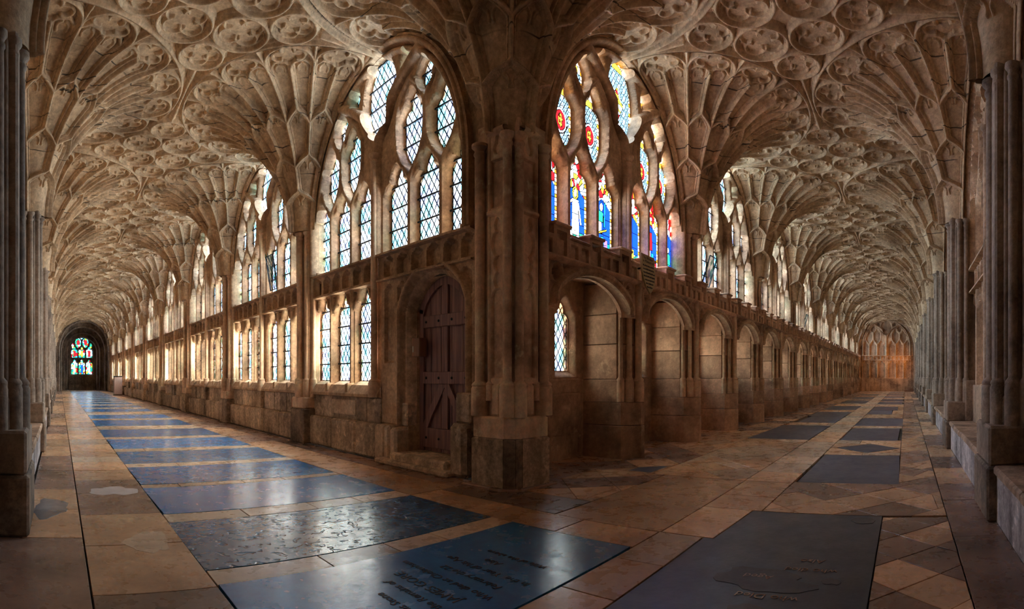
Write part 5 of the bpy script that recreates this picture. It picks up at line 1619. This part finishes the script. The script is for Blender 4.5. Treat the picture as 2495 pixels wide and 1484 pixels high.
diamonds(fl_r, 5.735, 12, 2.925, 4.46, 0.6, [M['flag_dark'], M['flag'], M['flag']], 0.1, 0.3)
run(fl_r, 'flagstone', 12, XE, 2.925, 3.6, 'x', 0.6, 1.1, [M['flag'], M['flag_dark']])
run(fl_r, 'flagstone', 12, XE, 3.605, 4.46, 'x', 0.8, 1.2, [M['flag_dark']])
slab(fl_r, 'ledger_stone', [(5.78, 2.96), (6.3, 2.96), (6.3, 3.28), (5.78, 3.28)], M['ledger'], jit=0.0)
run(fl_x, 'flagstone', 4.6, 5.735, 3.665, 4.46, 'x', 0.4, 0.6, [M['flag_dark']])

# inscriptions
def inscription(parent, text, loc, rz, size, mat, name='inscription', align='LEFT', shear=0.0, extrude=0.0006):
    c = bpy.data.curves.new(name, 'FONT'); c.body = text; c.size = size; c.align_x = align; c.shear = shear; c.extrude = extrude
    c.resolution_u = 3
    tmp = bpy.data.objects.new(name, c); COL.objects.link(tmp)
    bpy.context.view_layer.update()
    me = bpy.data.meshes.new_from_object(tmp.evaluated_get(bpy.context.evaluated_depsgraph_get()))
    bpy.data.objects.remove(tmp); me.materials.clear(); me.materials.append(mat)
    o = obj(name, me, None, parent); o['kind'] = 'stuff'
    o.location = loc; o.rotation_euler = (0, 0, rz)
    return o
lines = [('this Stone', 0.055, 2.02, 0.15), ('the Remains of', 0.055, 1.98, 0.15), ('JAMES GORE', 0.07, 1.98, 0.0), ('Who died at Cheltenham', 0.055, 1.88, 0.15), ('February the 22', 0.055, 1.95, 0.15), ('In the  Year of his Age', 0.055, 1.86, 0.15), ('Also', 0.055, 2.2, 0.15), ('Wife of the above', 0.05, 1.95, 0.15)]
x = 1.62
for t_, s_, y_, sh in lines:
    inscription(slab_objs[0], t_, (x, y_ + 0.05, 0.004), PI / 2, s_ * 1.35, M['letter'], shear=sh); x += 0.135
x = 2.75
for t_, y_ in (('who Died', 0.55), ('Aged', 0.75), ('who died', 0.4), ('Also', 0.5)):
    inscription(big, t_, (x, y_, 0.0025), PI / 2, 0.085, M['flag_dark'], shear=0.1); x += 0.27 if x < 3 else 0.16

def blob(parent, name, cx, cy_, rx, ry, mat, z=0.0012, n=26, rough=0.28):
    ph = [random.uniform(0, 6.28) for _ in range(4)]
    pts = []
    for i in range(n):
        a = 2 * PI * i / n; r = 1 + rough * (0.5 * math.sin(2 * a + ph[0]) + 0.35 * math.sin(3 * a + ph[1]) + 0.3 * math.sin(5 * a + ph[2]) + 0.25 * math.sin(8 * a + ph[3]))
        pts.append((cx + rx * r * math.cos(a), cy_ + ry * r * math.sin(a)))
    m = MB(); m.prism(pts, -0.004, z, 0.0008); return m.build(name, mat, parent, smooth=None)
blob(fl_l, 'lime_stain', 0.55, 5.42, 0.22, 0.22, M['stain']); blob(fl_l, 'lime_stain', -0.08, 4.75, 0.16, 0.32, M['stain_blue']); blob(fl_l, 'lime_stain', 0.62, 3.72, 0.14, 0.26, M['strip'])
blob(big, 'spalled_patch', 2.95, 0.80, 0.16, 0.30, M['spall'], 0.002); blob(big, 'spalled_patch', 3.0, 0.42, 0.05, 0.05, M['spall'], 0.002); blob(big, 'spalled_patch', 2.55, 0.75, 0.06, 0.12, M['spall'], 0.002)
blob(big, 'carved_boss', 4.30, 0.34, 0.09, 0.10, M['spall'], 0.003, rough=0.1)

# ------------------------------------------------------------------ small things
t = thing('donation_plinth', 'pink stone donation plinth with dark cap beside the window wall', 'plinth', (3.70, 34.0, 0))
m = MB(); m.box(-0.25, 0.25, -0.25, 0.25, 0.06, 1.16, 0.015); m.build('body', M['pink'], t, smooth=None)
m = MB(); m.box(-0.28, 0.28, -0.28, 0.28, 0.0, 0.06, 0.01); m.build('foot', M['dark'], t, smooth=None)
m = MB(); m.box(-0.27, 0.27, -0.27, 0.27, 1.16, 1.22, 0.01); m.build('cap', M['iron'], t, smooth=None)

t = thing('memorial_shield', 'brass memorial shield with black lettering hung on the battlement band', 'plaque', (6.76, 3.50, 2.60))
m = MB(); half = [(-0.20, 0.27), (0.20, 0.27), (0.205, 0.05), (0.18, -0.08), (0.12, -0.18), (0.0, -0.28), (-0.12, -0.18), (-0.18, -0.08), (-0.205, 0.05)]
n = len(half); m.add([(u, -0.012, v) for u, v in half] + [(u, 0.012, v) for u, v in half], [list(range(n))[::-1], list(range(n, 2 * n))] + [[i, (i + 1) % n, n + (i + 1) % n, n + i] for i in range(n)])
m.build('shield', M['plaque'], t, smooth=None)
txt = ['This Window', 'in Memory of', '', '', '', '', '', '', '']
for i in range(9):
    v = 0.205 - i * 0.05; wd = 0.34 if v > -0.05 else 0.34 - (abs(v) - 0.05) * 1.1
    if i < 2:
        o = inscription(t, txt[i], (0, -0.0135, v), 0, 0.058, M['ink'], 'lettering', 'CENTER'); o.rotation_euler = (PI / 2, 0, 0)
    else:
        m = MB(); u = -wd / 2
        while u < wd / 2 - 0.02:
            l = random.uniform(0.012, 0.035); hh = random.uniform(0.010, 0.017)
            m.box(u, min(u + l, wd / 2), -0.0150, -0.011, v - 0.006, v - 0.006 + hh * 1.4); u += l + random.uniform(0.006, 0.014)
        m.build('lettering', M['ink'], t, smooth=None)['kind'] = 'stuff'
m = MB(); m.box(-0.012, 0.012, 0.01, 0.16, 0.1, 0.12); m.build('bracket', M['iron'], t, smooth=None)
t.rotation_euler = (-0.08, 0, 0.0)

t = thing('twig_nest', 'loose bundle of pale twigs lying on the battlement coping under stained glass', 'twigs', (5.74, 3.75, 2.79))
for i in range(12):
    a = random.uniform(-0.5, 0.5); l = random.uniform(0.10, 0.2); z = 0.006 + 0.008 * (i % 5); r_ = random.uniform(-0.06, 0.06)
    m = MB(); m.tube([(-l * math.cos(a), -l * math.sin(a) * .4 + r_, z), (0, r_, z + 0.01), (l * math.cos(a), l * math.sin(a) * .4 + r_, z + random.uniform(0, 0.06))], 0.004, 5)
    m.build('twig', M['twig'], t)

# ------------------------------------------------------------------ outside: the cloister garth
m = MB(); m.box(4.9, 90, 4.9, 90, -0.4, -0.15)
struct('garth_ground', 'unseen pale ground of the garth outside the windows', None, (0, 0, 0), 0, m.mesh('garth_ground', None), M['garth_ground'])
